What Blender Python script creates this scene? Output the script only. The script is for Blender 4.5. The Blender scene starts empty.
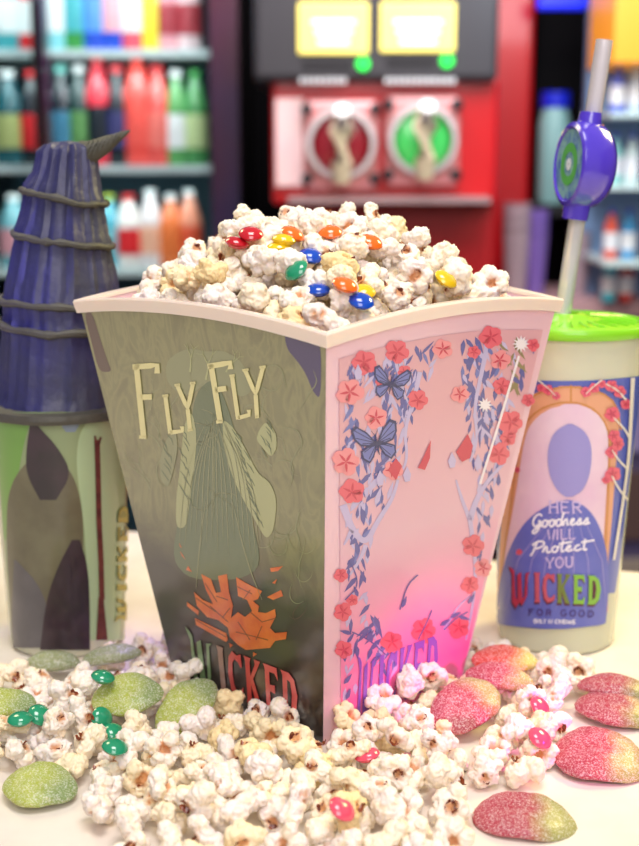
import bpy, bmesh, math, random
import numpy as np
from mathutils import Vector, Matrix, noise
PI = math.pi
# ------------------------------------------------------------------ camera, world, lights, exposure
F, PIT, CH = 1285.0, 0.2078, 0.3128
scene = bpy.context.scene
COL = scene.collection
cam_d = bpy.data.cameras.new('camera'); cam = bpy.data.objects.new('camera', cam_d); COL.objects.link(cam)
cam.location = (0, 0, CH); cam.rotation_euler = (PI/2 - PIT, 0, 0)
cam_d.sensor_fit = 'VERTICAL'; cam_d.sensor_height = 24.0; cam_d.lens = 24.0*F/846.0
cam_d.clip_start = .01
cam_d.dof.use_dof = True; cam_d.dof.focus_distance = .665; cam_d.dof.aperture_fstop = 4.2
scene.camera = cam
scene.view_settings.view_transform = 'Standard'; scene.view_settings.look = 'None'
scene.view_settings.gamma = 1.0; scene.view_settings.exposure = 0.0
scene.view_settings.use_curve_mapping = False
w = bpy.data.worlds.new('world'); scene.world = w; w.use_nodes = True
w.node_tree.nodes['Background'].inputs[0].default_value = (.80, .78, .84, 1)
w.node_tree.nodes['Background'].inputs[1].default_value = .34

def lamp(name, kind, loc, target, energy, color, size=.3, spot=None, size_y=None):
    d = bpy.data.lights.new(name, kind); o = bpy.data.objects.new(name, d); COL.objects.link(o)
    o.location = loc; d.energy = energy; d.color = color
    if kind == 'AREA':
        d.size = size
        if size_y: d.shape = 'RECTANGLE'; d.size_y = size_y
    elif kind in ('SPOT', 'POINT'): d.shadow_soft_size = size
    if kind == 'SPOT': d.spot_size = spot; d.spot_blend = .9
    if target is not None:
        o.rotation_euler = (Vector(target)-Vector(loc)).to_track_quat('-Z', 'Y').to_euler()
    return o
lamp('overhead_key_light', 'AREA', (.1, .25, 1.7), (0, .7, 0), 19, (1.0, .96, .93), .7)  # added soft key light, no ceiling panel known there
lamp('front_light', 'AREA', (.15, -.7, .95), (0, .7, .15), 12, (1, .94, .94), .8)
lamp('warm_right_light', 'AREA', (.75, 1.15, .75), (.3, .75, .0), 8.5, (1, .84, .34), .3)
lamp('violet_left_light', 'SPOT', (-.55, .18, .50), (-.24, .86, .22), 34, (.16, .13, 1.0), .05, math.radians(19))
lamp('violet_back_light', 'SPOT', (-.02, 1.1, .75), (-.145, .755, .0), 14, (.42, .25, 1.0), .03, math.radians(13))
lamp('warm_left_light', 'AREA', (-.6, 1.25, .9), (-.3, .8, .0), 3.4, (1, .88, .5), .3)
lamp('pink_spot', 'SPOT', (.42, .40, .16), (.08, .67, .016), 9, (1, .04, .6), .02, math.radians(19))

# ------------------------------------------------------------------ projection helpers
CS, SN = math.cos(PIT), math.sin(PIT)
def ray(px, py):
    a = (px-319.5)/F; u = (423-py)/F
    return Vector((a, CS+SN*u, -SN+CS*u))
ORI = Vector((0, 0, CH))
def at(px, py, Y):
    d = ray(px, py); return ORI + d*(Y/d.y)
def ground(px, py, z=0.0):
    d = ray(px, py); return ORI + d*((z-CH)/d.z)

# ------------------------------------------------------------------ materials
def lin(c):
    return tuple(((v/255)/12.92 if v/255 <= .04045 else ((v/255+.055)/1.055)**2.4) for v in c)
MATS = {}
def mat(name, rgb, rough=.5, metal=0, spec=.5, emit=None, es=0, trans=0, coat=0, coat_rough=.1, coat_ior=1.5, sss=0, alpha=1, ior=1.45, bump=None, var=None):
    if name in MATS: return MATS[name]
    m = bpy.data.materials.new(name); m.use_nodes = True; nt = m.node_tree; b = nt.nodes['Principled BSDF']
    c = lin(rgb)+(1,)
    b.inputs['Base Color'].default_value = c; b.inputs['Roughness'].default_value = rough
    b.inputs['Metallic'].default_value = metal; b.inputs['Specular IOR Level'].default_value = spec
    b.inputs['IOR'].default_value = ior
    if emit: b.inputs['Emission Color'].default_value = lin(emit)+(1,); b.inputs['Emission Strength'].default_value = es
    b.inputs['Transmission Weight'].default_value = trans
    b.inputs['Coat Weight'].default_value = coat; b.inputs['Coat Roughness'].default_value = coat_rough; b.inputs['Coat IOR'].default_value = coat_ior
    b.inputs['Alpha'].default_value = alpha
    if sss:
        b.inputs['Subsurface Weight'].default_value = sss; b.inputs['Subsurface Radius'].default_value = (1, .7, .45); b.inputs['Subsurface Scale'].default_value = .004
    tc = nt.nodes.new('ShaderNodeTexCoord')
    if var:   # (rgb2, scale)
        n = nt.nodes.new('ShaderNodeTexNoise'); n.inputs['Scale'].default_value = var[1]; n.inputs['Detail'].default_value = 4
        mx = nt.nodes.new('ShaderNodeMix'); mx.data_type = 'RGBA'
        nt.links.new(tc.outputs['Object'], n.inputs['Vector'])
        mr = nt.nodes.new('ShaderNodeMapRange'); mr.inputs[1].default_value = .35; mr.inputs[2].default_value = .65
        nt.links.new(n.outputs['Fac'], mr.inputs[0]); nt.links.new(mr.outputs[0], mx.inputs['Factor'])
        mx.inputs['A'].default_value = c; mx.inputs['B'].default_value = lin(var[0])+(1,)
        nt.links.new(mx.outputs['Result'], b.inputs['Base Color'])
    if bump:  # (scale, strength, distance)
        n = nt.nodes.new('ShaderNodeTexNoise'); n.inputs['Scale'].default_value = bump[0]; n.inputs['Detail'].default_value = 3
        bp = nt.nodes.new('ShaderNodeBump'); bp.inputs['Strength'].default_value = bump[1]; bp.inputs['Distance'].default_value = bump[2]
        nt.links.new(tc.outputs['Object'], n.inputs['Vector']); nt.links.new(n.outputs['Fac'], bp.inputs['Height'])
        nt.links.new(bp.outputs['Normal'], b.inputs['Normal'])
    MATS[name] = m
    return m

# ------------------------------------------------------------------ object helpers
def tag(o, label=None, cat=None, group=None, kind=None):
    if label: o['label'] = label
    if cat: o['category'] = cat
    if group: o['group'] = group
    if kind: o['kind'] = kind
    return o
def empty(name, loc, label=None, cat=None, group=None):
    o = bpy.data.objects.new(name, None); COL.objects.link(o); o.location = loc; o.empty_display_size = .02
    return tag(o, label, cat, group)
class MB:
    def __init__(s): s.v = []; s.f = []; s.m = []
    def add(s, vs, fs, mi=0):
        n = len(s.v); s.v += [tuple(p) for p in vs]; s.f += [tuple(n+i for i in f) for f in fs]; s.m += [mi]*len(fs)
    def box(s, a, b, mi=0):
        x0, y0, z0 = a; x1, y1, z1 = b
        s.add([(x0,y0,z0),(x1,y0,z0),(x1,y1,z0),(x0,y1,z0),(x0,y0,z1),(x1,y0,z1),(x1,y1,z1),(x0,y1,z1)],
              [(0,3,2,1),(4,5,6,7),(0,1,5,4),(1,2,6,5),(2,3,7,6),(3,0,4,7)], mi)
    def lathe(s, prof, c=(0,0,0), n=40, mi=0, axis='Z', fr=None):
        vs = []; k = len(prof)
        for j in range(n):
            a = 2*PI*j/n
            for r, z in prof:
                rr = r*(fr(a, z) if fr else 1)
                p = (rr*math.cos(a), rr*math.sin(a), z)
                if axis == 'Y': p = (p[0], p[2], p[1])
                vs.append((p[0]+c[0], p[1]+c[1], p[2]+c[2]))
        fs = []
        for j in range(n):
            j2 = (j+1) % n
            for i in range(k-1): fs.append((j*k+i, j2*k+i, j2*k+i+1, j*k+i+1))
        s.add(vs, fs, mi)
    def tube(s, pts, rad, n=10, mi=0, cap=True):
        pts = [Vector(p) for p in pts]; vs = []; fs = []; k = len(pts)
        if not hasattr(rad, '__len__'): rad = [rad]*k
        up = Vector((0.13, .31, .94))
        for i, p in enumerate(pts):
            t = (pts[min(i+1, k-1)]-pts[max(i-1, 0)]).normalized()
            a = t.cross(up)
            if a.length < .1: a = t.cross(Vector((1, 0, 0)))
            a.normalize(); b = t.cross(a)
            for j in range(n):
                q = 2*PI*j/n; vs.append(p+(a*math.cos(q)+b*math.sin(q))*rad[i])
        for i in range(k-1):
            for j in range(n): fs.append((i*n+j, i*n+(j+1) % n, (i+1)*n+(j+1) % n, (i+1)*n+j))
        if cap: fs += [tuple(range(n)), tuple((k-1)*n+j for j in range(n))]
        s.add(vs, fs, mi)
    def build(s, name, mats, parent=None, smooth=True, fix=True, bevel=0):
        me = bpy.data.meshes.new(name); me.from_pydata(s.v, [], s.f); me.update()
        for m in (mats if isinstance(mats, (list, tuple)) else [mats]): me.materials.append(m)
        me.polygons.foreach_set('material_index', s.m)
        me.polygons.foreach_set('use_smooth', [smooth]*len(s.f))
        if fix:
            bm = bmesh.new(); bm.from_mesh(me); bmesh.ops.recalc_face_normals(bm, faces=bm.faces[:]); bm.to_mesh(me); bm.free()
        o = bpy.data.objects.new(name, me); COL.objects.link(o)
        if parent:
            o.parent = parent
            o.matrix_parent_inverse = MI(parent)
        if bevel:
            md = o.modifiers.new('bevel', 'BEVEL'); md.width = bevel; md.segments = 2; md.limit_method = 'ANGLE'
        if smooth and not s.__dict__.get('allsmooth'):
            try:
                me.set_sharp_from_angle(angle=math.radians(40))
            except Exception: pass
        return o
def MI(p):      # parents only carry translation (+ yaw); compute the world matrix by hand
    M = Matrix.LocRotScale(p.location, p.rotation_euler, None)
    if p.parent: M = MI(p.parent).inverted() @ p.matrix_parent_inverse @ M
    return M.inverted()

# ------------------------------------------------------------------ stroke lettering
def arc(cx, cy, rx, ry, a0, a1, n=10):
    return [(cx+rx*math.cos(math.radians(a0+(a1-a0)*i/n)), cy+ry*math.sin(math.radians(a0+(a1-a0)*i/n))) for i in range(n+1)]
GL = {   # sans / serif capitals; y up, box 0..1
 'A': [[(0,0),(.5,1),(1,0)],[(.2,.36),(.8,.36)]], 'C': [arc(.55,.5,.5,.5,50,310,14)],
 'D': [[(.1,0),(.1,1)],[(.1,1)]+arc(.35,.5,.6,.5,90,-90,12)+[(.1,0)]],
 'E': [[(.1,0),(.1,1)],[(.1,.97),(.9,.97)],[(.1,.5),(.72,.5)],[(.1,.03),(.9,.03)]],
 'F': [[(.2,0),(.2,1)],[(.05,.97),(1,.97),(1.0,.86)],[(.2,.55),(.75,.55)]],
 'G': [arc(.5,.5,.5,.5,50,330,14)+[(.95,.45),(.6,.45)]], 'H': [[(.1,0),(.1,1)],[(.9,0),(.9,1)],[(.1,.5),(.9,.5)]],
 'I': [[(.5,0),(.5,1)]], 'K': [[(.12,0),(.12,1)],[(.95,1),(.12,.42)],[(.35,.58),(.98,0)]],
 'L': [[(.15,1),(.15,0)],[(.15,.03),(.95,.03),(.98,.15)]], 'M': [[(.05,0),(.1,1),(.5,.3),(.9,1),(.95,0)]],
 'N': [[(.1,0),(.1,1),(.9,0),(.9,1)]], 'O': [arc(.5,.5,.48,.5,0,360,20)],
 'R': [[(.1,0),(.1,1)],[(.1,.97)]+arc(.5,.75,.38,.23,90,-90,8)+[(.1,.52)],[(.45,.52),(.95,0)]],
 'S': [arc(.5,.75,.4,.25,20,270,10)+arc(.5,.25,.4,.25,90,-160,10)],
 'U': [[(.1,1),(.1,.35)]+arc(.5,.35,.4,.35,180,360,10)+[(.9,1)]],
 'W': [[(0,1),(.25,0),(.5,.75),(.75,0),(1,1)]], 'Y': [[(0,1),(.5,.45),(1,1)],[(.5,.45),(.5,0)]],
 ' ': [],
}
SERIF = {'F': [(-.05,.35,0)], 'L': [(-.05,.35,1)], 'Y': [(-.15,.2,1),(.8,1.15,1),(.3,.7,0)], 'H': [(-.05,.28,0),(-.05,.28,1),(.72,1.05,0),(.72,1.05,1)],
         'E': [(-.05,.2,1)], 'R': [(-.05,.28,0)], 'I': [(.25,.75,0),(.25,.75,1)], 'W': [(-.12,.15,1),(.85,1.12,1)], 'U': [(-.05,.28,1),(.72,1.05,1)]}
SCRIPT = {  # joined lower-case script; x-height .5
 'G': [[(.85,.8),(.6,1),(.25,.85),(.05,.5),(.2,.12),(.55,.08),(.85,.45),(.55,.48)],[(.85,.45),(.8,-.1),(.45,-.45),(.15,-.3),(.5,-.02),(1,.12)]],
 'o': [arc(.45,.25,.35,.25,60,420,12)+[(.7,.42),(1,.45)]],
 'd': [arc(.42,.25,.35,.25,40,330,12),[(1,1),(.8,.5),(.75,.1),(1,.05)]],
 'n': [[(0,.05),(.15,.5),(.12,0)],[(.12,.25),(.4,.5),(.65,.45),(.62,.05),(1,.08)]],
 'e': [[(0,.15),(.6,.3),(.6,.48),(.35,.5),(.12,.25),(.3,.02),(.6,.02),(1,.15)]],
 's': [[(0,.05),(.5,.58),(.62,.25),(.5,.02),(.15,.02)],[(.5,.02),(1,.12)]],
 'P': [[(.35,1),(.2,0),(.05,-.15)],[(0,.7),(.3,1),(.8,1),(1,.75),(.8,.5),(.3,.4)]],
 'r': [[(0,.05),(.2,.55),(.5,.45),(.45,.1),(.7,.0),(1,.1)]],
 't': [[(.5,.95),(.35,.1),(.55,0),(1,.1)],[(.05,.6),(.9,.66)]],
 'c': [[(.75,.42),(.45,.5),(.12,.25),(.3,.02),(.6,.02),(1,.15)]],
 'T': [[(.5,.95),(.35,.1),(.55,0),(1,.1)],[(-.2,.66),(2.1,.78)]],
}
def smoothpl(pl, n=3):
    for _ in range(n if len(pl) > 2 else 0):
        q = [pl[0]]
        for a, b in zip(pl[:-1], pl[1:]):
            q += [(a[0]*.75+b[0]*.25, a[1]*.75+b[1]*.25), (a[0]*.25+b[0]*.75, a[1]*.25+b[1]*.75)]
        pl = q+[pl[-1]]
    return pl
def ribbon(mb, pl, wd, mp, layer, mi, taper=False, sub=6):
    """pl in photo px on the surface; mp(px,py,layer)->3-D"""
    q = []
    for a, b in zip(pl[:-1], pl[1:]):
        L = math.hypot(b[0]-a[0], b[1]-a[1]); k = max(1, int(L/sub))
        q += [(a[0]+(b[0]-a[0])*i/k, a[1]+(b[1]-a[1])*i/k) for i in range(k)]
    q.append(pl[-1]); n = len(q); vs = []
    for i, p in enumerate(q):
        a = q[max(i-1, 0)]; b = q[min(i+1, n-1)]
        dx, dy = b[0]-a[0], b[1]-a[1]; L = math.hypot(dx, dy) or 1
        ww = wd/2
        if callable(taper): ww = wd/2*taper(i/(n-1))
        elif taper: ww = wd/2*max(.08, math.sin(PI*(i+.3)/(n-.4)))
        vs += [mp(p[0]-dy/L*ww, p[1]+dx/L*ww, layer), mp(p[0]+dy/L*ww, p[1]-dx/L*ww, layer)]
    mb.add(vs, [(2*i, 2*i+1, 2*i+3, 2*i+2) for i in range(n-1)], mi)
def quadmap(quad):      # TL TR BR BL px
    tl, tr, br, bl = quad
    def f(x, y):
        return ((tl[0]*(1-x)+tr[0]*x)*y+(bl[0]*(1-x)+br[0]*x)*(1-y), (tl[1]*(1-x)+tr[1]*x)*y+(bl[1]*(1-x)+br[1]*x)*(1-y))
    return f
def text(mb, s, quad, mp, layer, mi, wd, font=GL, serif=True, gap=.25, shear=0, smooth=False, mis=None, widths=None):
    f = quadmap(quad); ws = [(widths or {}).get(ch, .5 if ch in 'I ' else 1) for ch in s]
    tot = sum(ws)+gap*(len(s)-1); x = 0
    for i, ch in enumerate(s):
        g = font.get(ch, []); m = mis[i] if mis else mi
        for pl in g:
            if smooth: pl = smoothpl(pl, 2)
            pp = [f((x+(px+shear*py)*ws[i])/tot, py) for px, py in pl]
            ribbon(mb, pp, wd, mp, layer, m)
        if serif and font is GL:
            for a, b, y in SERIF.get(ch, []):
                ribbon(mb, [f((x+a*ws[i])/tot, y), f((x+b*ws[i])/tot, y)], wd*.6, mp, layer, m)
        x += ws[i]+gap
# the film title lettering: heavy flared capitals, the first one with long pointed stems
LOGO = {
 'W': [[(-.05,1.16),(.12,1.08),(.2,1.0),(.22,.12),(.32,.02),(.34,.9),(.52,.98),(.54,.1),(.64,.2),(.72,.95),(.95,1.0),(.82,.9),(.78,.25),(.62,-.02),(.5,-.12),(.4,-.02),(.22,-.22),(.05,-.02),(.1,.9)]],
 'I': [[(0,1),(1,1),(.85,.9),(.85,.1),(1,0),(0,0),(.15,.1),(.15,.9)]],
 'C': [[(1,.72),(.98,1),(.7,.94),(.4,1),(.12,.85),(0,.5),(.12,.15),(.4,0),(.75,.04),(1,.12),(1,.3),(.75,.18),(.5,.16),(.36,.28),(.32,.5),(.36,.74),(.52,.84),(.75,.8),(.9,.7)]],
 'K': [[(0,1),(.42,1),(.34,.9),(.34,.6),(.66,.9),(.6,1),(1,1),(.5,.56),(.85,.12),(1.02,0),(.62,0),(.34,.42),(.34,.1),(.42,0),(0,0),(.06,.1),(.06,.9)]],
 'E': [[(0,1),(.92,1),(.98,.72),(.75,.86),(.4,.86),(.4,.58),(.75,.6),(.75,.42),(.4,.44),(.4,.14),(.78,.14),(1,.3),(.95,0),(0,0),(.1,.1),(.1,.9)]],
 'D': [[(0,1),(.5,1),(.82,.88),(1,.55),(.9,.2),(.55,0),(0,0),(.1,.1),(.1,.9)]],
}
def poly(mb, pts, mp, layer, mi):
    mb.add([mp(x, y, layer) for x, y in pts], [tuple(range(len(pts)))], mi)
def logo(mb, quad, mp, layer, mis, word='WICKED', hole=None):
    f = quadmap(quad); W = {'W': 1.5, 'I': .42, 'C': .85, 'K': .95, 'E': .85, 'D': .95}; gap = .16
    tot = sum(W[c] for c in word)+gap*(len(word)-1); x = 0
    for i, ch in enumerate(word):
        for pl in LOGO[ch]:
            pp = [f((x+px*W[ch])/tot, py) for px, py in pl]
            poly(mb, pp, mp, layer, mis[i])
        if ch == 'D' and hole is not None:
            pp = [f((x+px*W[ch])/tot, py) for px, py in [(.38,.84),(.56,.8),(.66,.55),(.6,.25),(.38,.15)]]
            poly(mb, pp, mp, layer+1, hole)
        x += W[ch]+gap

# ------------------------------------------------------------------ setting: counter, floor, walls
CT = mat('counter_cream', (243, 234, 222), rough=.28, spec=.5, bump=(900, .05, .0005), var=((236, 224, 212), 30))
bl = ground(100, 528); br_ = ground(660, 573)
ed = (br_-bl).normalized(); p0 = bl-ed*1.0; p1 = br_+ed*.9
def slab(mb, pts, z0, z1, mi=0):
    n = len(pts); mb.add([(x, y, z0) for x, y in pts]+[(x, y, z1) for x, y in pts],
       [tuple(range(n))[::-1], tuple(range(n, 2*n))]+[(i, (i+1) % n, n+(i+1) % n, n+i) for i in range(n)], mi)
q0, q1 = (p0.x, p0.y), (p1.x, p1.y); nrm = Vector((ed.y, -ed.x, 0))
q2 = (p1.x+nrm.x*1.1, p1.y+nrm.y*1.1); q3 = (p0.x+nrm.x*1.1, p0.y+nrm.y*1.1)
cnt = empty('serving_counter', (0, .4, -.95), 'long cream topped serving counter holding the popcorn and cups', 'counter')
m = MB(); slab(m, [q0, q1, q2, q3], -.03, 0); m.build('countertop', CT, cnt, smooth=False, bevel=.003)
def inset(a): 
    c = Vector(((q0[0]+q2[0])/2, (q0[1]+q2[1])/2)); v = Vector(a)-c; return tuple(c+v*.96)
m = MB(); slab(m, [inset(q) for q in (q0, q1, q2, q3)], -.95, -.0302); m.build('counter_base', mat('counter_base', (70, 50, 66), .5), cnt, smooth=False)
def struct(name, a, b, mt):
    m = MB(); m.box(a, b); o = m.build(name, mt, smooth=False); o['kind'] = 'structure'; return o
struct('floor', (-3, -1.6, -.99), (3, 3.6, -.95), mat('floor_tile', (96, 84, 104), .35, var=((80, 70, 92), 5)))
struct('wall_back', (-3, 3.4, -.95), (3, 3.5, 1.6), mat('wall_dark', (10, 8, 12), .7, spec=.1))
struct('wall_left', (-3.05, -1.6, -.95), (-3, 3.5, 1.6), mat('wall_side', (92, 80, 96), .6))
struct('wall_right', (3, -1.6, -.95), (3.05, 3.5, 1.6), mat('wall_side', (92, 80, 96), .6))

# ------------------------------------------------------------------ popcorn bucket
BA, BB, BH, BX, BY, TH = .1915, .1215, .23, 0.0, .7265, .024
ARCH = .0068
def bcorner(k, z, off=0):
    s = BB+(BA-BB)*z/BH+off*2; an = TH+k*PI/2-PI/2; r = s/2**.5
    return Vector((BX+r*math.cos(an), BY+r*math.sin(an), z))
def bpt(k0, k1, u, z, off=0):
    return bcorner(k0, z, off).lerp(bcorner(k1, z, off), u)
bucket = empty('popcorn_bucket', (BX, BY, 0), 'large square flared bucket of popcorn with a dark side and a pink floral side', 'popcorn bucket')
def ring(z_f, off, n=16):
    out = []
    for k in range(4):
        for i in range(n):
            u = i/n; out.append(bpt(k, (k+1) % 4, u, z_f(u), off))
    return out
m = MB(); arch = lambda e: (lambda u: BH+e+ARCH*(1-(2*u-1)**2))
flat = lambda z: (lambda u: z)
rs = [ring(flat(0.0), 0), ring(arch(0), 0), ring(arch(0), -.0013), ring(flat(.003), -.0013)]
N = len(rs[0]); V = [p for r in rs for p in r]
FS = [(j*N+i, j*N+(i+1) % N, (j+1)*N+(i+1) % N, (j+1)*N+i) for j in range(3) for i in range(N)]+[tuple(range(N)), tuple(3*N+i for i in range(N))]
m.add(V, FS)
PINKP = mat('pink_plastic', (238, 198, 212), .22, coat=.4, sss=.15)
m.build('bucket_wall', PINKP, bucket, smooth=False)
m = MB(); rs = [ring(arch(-.0062), .0003), ring(arch(-.0062), .0022), ring(arch(.0), .0027), ring(arch(.0012), .002), ring(arch(.0012), -.0018), ring(arch(-.001), -.0018), ring(arch(-.001), .0003)]
V = [p for r in rs for p in r]; K = len(rs)
m.add(V, [(j*N+i, j*N+(i+1) % N, ((j+1) % K)*N+(i+1) % N, ((j+1) % K)*N+i) for j in range(K) for i in range(N)])
m.build('rim', mat('rim_plastic', (246, 226, 214), .25, coat=.3, sss=.3), bucket, smooth=False)

def planemap(k0, k1):
    a = bcorner(k0, 0); b = bcorner(k1, 0); c = bcorner(k0, BH)
    n = (b-a).cross(c-a).normalized()
    mid = (a+b)/2-Vector((BX, BY, 0))
    if n.dot(mid) < 0: n = -n
    def f(px, py, layer=0):
        q = a+n*(.0003+.00009*layer); d = ray(px, py)
        return ORI+d*((q-ORI).dot(n)/d.dot(n))
    return f
LM = planemap(0, 3); RM = planemap(0, 1)
def gloss(name, rgb, rough=.32, **k):
    return mat(name, rgb, rough, coat=1, coat_rough=.16, coat_ior=1.75, **k)
# --- dark printed side
def dark_print_with_haze():
    m = gloss('dark_print_with_haze', (86, 90, 70)); nt = m.node_tree; b = nt.nodes['Principled BSDF']
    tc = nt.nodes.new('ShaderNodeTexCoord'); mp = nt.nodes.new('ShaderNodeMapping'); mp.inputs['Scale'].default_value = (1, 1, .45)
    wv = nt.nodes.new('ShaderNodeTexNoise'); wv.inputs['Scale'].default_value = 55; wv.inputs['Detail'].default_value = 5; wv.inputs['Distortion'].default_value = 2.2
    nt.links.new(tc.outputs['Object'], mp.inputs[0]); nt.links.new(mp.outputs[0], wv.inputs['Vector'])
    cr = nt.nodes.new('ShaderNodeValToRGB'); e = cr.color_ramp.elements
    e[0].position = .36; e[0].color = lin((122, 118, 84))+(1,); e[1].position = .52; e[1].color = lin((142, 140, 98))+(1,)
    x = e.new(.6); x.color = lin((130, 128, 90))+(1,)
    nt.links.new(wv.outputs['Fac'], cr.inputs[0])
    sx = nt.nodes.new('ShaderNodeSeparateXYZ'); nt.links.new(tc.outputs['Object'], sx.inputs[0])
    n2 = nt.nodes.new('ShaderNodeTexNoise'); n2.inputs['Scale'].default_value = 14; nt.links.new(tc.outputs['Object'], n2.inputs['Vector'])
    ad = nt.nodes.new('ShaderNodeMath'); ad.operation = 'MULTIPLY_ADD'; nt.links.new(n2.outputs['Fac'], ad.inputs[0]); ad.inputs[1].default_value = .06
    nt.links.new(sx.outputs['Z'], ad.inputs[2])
    mr = nt.nodes.new('ShaderNodeMapRange'); mr.inputs[1].default_value = .105; mr.inputs[2].default_value = .150; mr.clamp = True  # olive upper zone: hazy gloss reflection put into the print colour, dark below
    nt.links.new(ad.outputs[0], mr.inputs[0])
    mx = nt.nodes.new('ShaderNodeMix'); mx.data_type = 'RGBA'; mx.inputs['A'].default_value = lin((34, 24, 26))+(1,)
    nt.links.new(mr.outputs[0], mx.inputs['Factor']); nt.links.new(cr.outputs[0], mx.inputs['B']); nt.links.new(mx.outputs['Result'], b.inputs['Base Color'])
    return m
DM = [dark_print_with_haze(), gloss('print_pale', (174, 178, 128)), gloss('print_mist', (142, 146, 108)), gloss('print_green', (96, 112, 80)),
      gloss('print_orange', (238, 120, 34), var=((222, 92, 26), 90)), gloss('print_brown', (120, 62, 24)), gloss('print_indigo', (58, 44, 100)), gloss('print_cream', (232, 224, 160)),
      gloss('title_green', (128, 162, 112)), gloss('title_grey', (172, 132, 116)), gloss('title_red', (224, 76, 72)), gloss('title_pink', (240, 104, 100)), gloss('print_black', (30, 24, 26)), gloss('maroon_hat_reflection', (80, 52, 54))]
pm = MB()
def facegrid(mb, k0, k1, off, mi, z0=.001, ztop=-.0045, u0=0, u1=1, nu=16, nz=14):
    vs = []
    for j in range(nz+1):
        for i in range(nu+1):
            u = u0+(u1-u0)*i/nu; zt = arch(ztop)(u); z = z0+(zt-z0)*j/nz
            p = bpt(k0, k1, u, z); vs.append(p)
    n = (bpt(k0, k1, 1, 0)-bpt(k0, k1, 0, 0)).cross(bpt(k0, k1, 0, .1)-bpt(k0, k1, 0, 0)).normalized()
    if n.dot(bpt(k0, k1, .5, 0)-Vector((BX, BY, 0))) < 0: n = -n
    mb.add([p+n*off for p in vs], [(j*(nu+1)+i, j*(nu+1)+i+1, (j+1)*(nu+1)+i+1, (j+1)*(nu+1)+i) for j in range(nz) for i in range(nu)], mi)
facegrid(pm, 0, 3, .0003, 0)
def spoly(mb, pts, mp, layer, mi):
    q = pts
    for _ in range(2):
        q = [p for a, b in zip(q, q[1:]+q[:1]) for p in ((a[0]*.78+b[0]*.22, a[1]*.78+b[1]*.22), (a[0]*.22+b[0]*.78, a[1]*.22+b[1]*.78))]
    poly(mb, q, mp, layer, mi)
R = random.Random(5)
# corner strip, painted hat reflection, smoke and bare branch artwork
spoly(pm, [(321,336),(321,400),(313,392),(306,374),(298,362),(286,348),(284,326),(300,329)], LM, 1, 6)
spoly(pm, [(84,312),(92,312),(100,338),(108,362),(112,372),(99,372),(92,344)], LM, 1, 13)  # dark reflection of the hat, painted as a maroon patch
for i in range(34):
    x = R.uniform(118, 312); y = R.uniform(338, 560); a = R.uniform(0, 6.28); pl = [(x, y)]
    if y > 345+(x-118)*.0+ (x-118)*0 and x > 118+(y-338)*.24:
        for s in range(9):
            a += R.uniform(-.2, .75)*(1 if i % 2 else -1); x += 5*math.cos(a); y += 6*math.sin(a); pl.append((x, y))
        if all(120+(p[1]-338)*.24 < p[0] < 317 and p[1] > 338 for p in pl): ribbon(pm, smoothpl(pl, 1), 1.1, LM, 2, 2, taper=True)
mist = [(166,362),(178,352),(192,348),(206,352),(222,350),(238,358),(248,372),(252,392),(240,398),(228,384),(216,392),(204,384),(190,396),(176,392),(166,380)]
spoly(pm, mist, LM, 1, 2)
def branch(x, y, a, L, wd, depth, layer, mi):
    pl = [(x, y)]
    for s in range(5):
        a += R.uniform(-.25, .25); x += L/5*math.cos(a); y += L/5*math.sin(a); pl.append((x, y))
    ribbon(pm, smoothpl(pl, 1), wd, LM, layer, mi, taper=lambda t: 1-.6*t)
    if depth:
        for q in (-1, 1): branch(x, y, a+q*R.uniform(.3, .6), L*.66, wd*.55, depth-1, layer, mi)
branch(190, 372, -1.75, 14, 2.2, 2, 3, 1); branch(206, 380, -1.35, 16, 2.4, 2, 3, 1); branch(226, 372, -1.2, 12, 1.8, 2, 3, 1)
# trailing torn leaf shapes either side of a plain dark green column
spoly(pm, [(196,392),(212,378),(222,392),(232,420),(244,470),(252,520),(262,566),(240,580),(190,580),(172,560),(178,520),(186,470),(190,430)], LM, 2, 3)
spoly(pm, [(184,424),(192,410),(197,436),(194,470),(190,500),(186,528),(176,528),(176,500),(180,468)], LM, 3, 1)
spoly(pm, [(222,418),(234,428),(246,450),(258,474),(270,482),(277,500),(274,530),(266,540),(256,522),(240,494),(230,470),(224,446)], LM, 3, 1)
spoly(pm, [(259,430),(266,421),(276,432),(277,448),(271,458),(263,448),(256,440)], LM, 3, 1)
spoly(pm, [(160,456),(168,436),(176,430),(178,450),(172,476),(168,488),(160,480)], LM, 3, 2)
for cx, cy, n in ((186, 470, 12), (250, 480, 22), (268, 440, 8), (168, 460, 7)):
    for i in range(n):
        x = cx+R.uniform(-4, 4)+(i-n/2)*(1.0 if cx == 250 else .1); y = cy+(i-n/2)*(4.2 if cx == 250 else 4.2 if cx == 268 else 6)
        ribbon(pm, [(x-4, y-5), (x+R.uniform(-1, 1), y), (x+R.uniform(1, 4), y+6)], 1.1, LM, 4, 3, taper=True)
for pl in ([(206,500),(200,540),(196,590)], [(232,500),(246,560),(262,600)], [(214,430),(214,520)]):
    ribbon(pm, smoothpl(pl), 1.2, LM, 3, 2, taper=True)
for i in range(16):
    x = 186+i*4.4; pl = [(214+(x-214)*.25, 410+R.uniform(0, 20)), (x, 470+R.uniform(-10, 10)), (x+(x-214)*.25, 540+R.uniform(-8, 20))]
    ribbon(pm, smoothpl(pl), 1.0, LM, 3, 2, taper=True)
for i in range(9): branch(R.choice([150, 160, 262, 272, 285]), R.uniform(400, 500), -PI/2+R.uniform(-.7, .7), R.uniform(12, 22), 1.4, 2, 1, 2)
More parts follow.
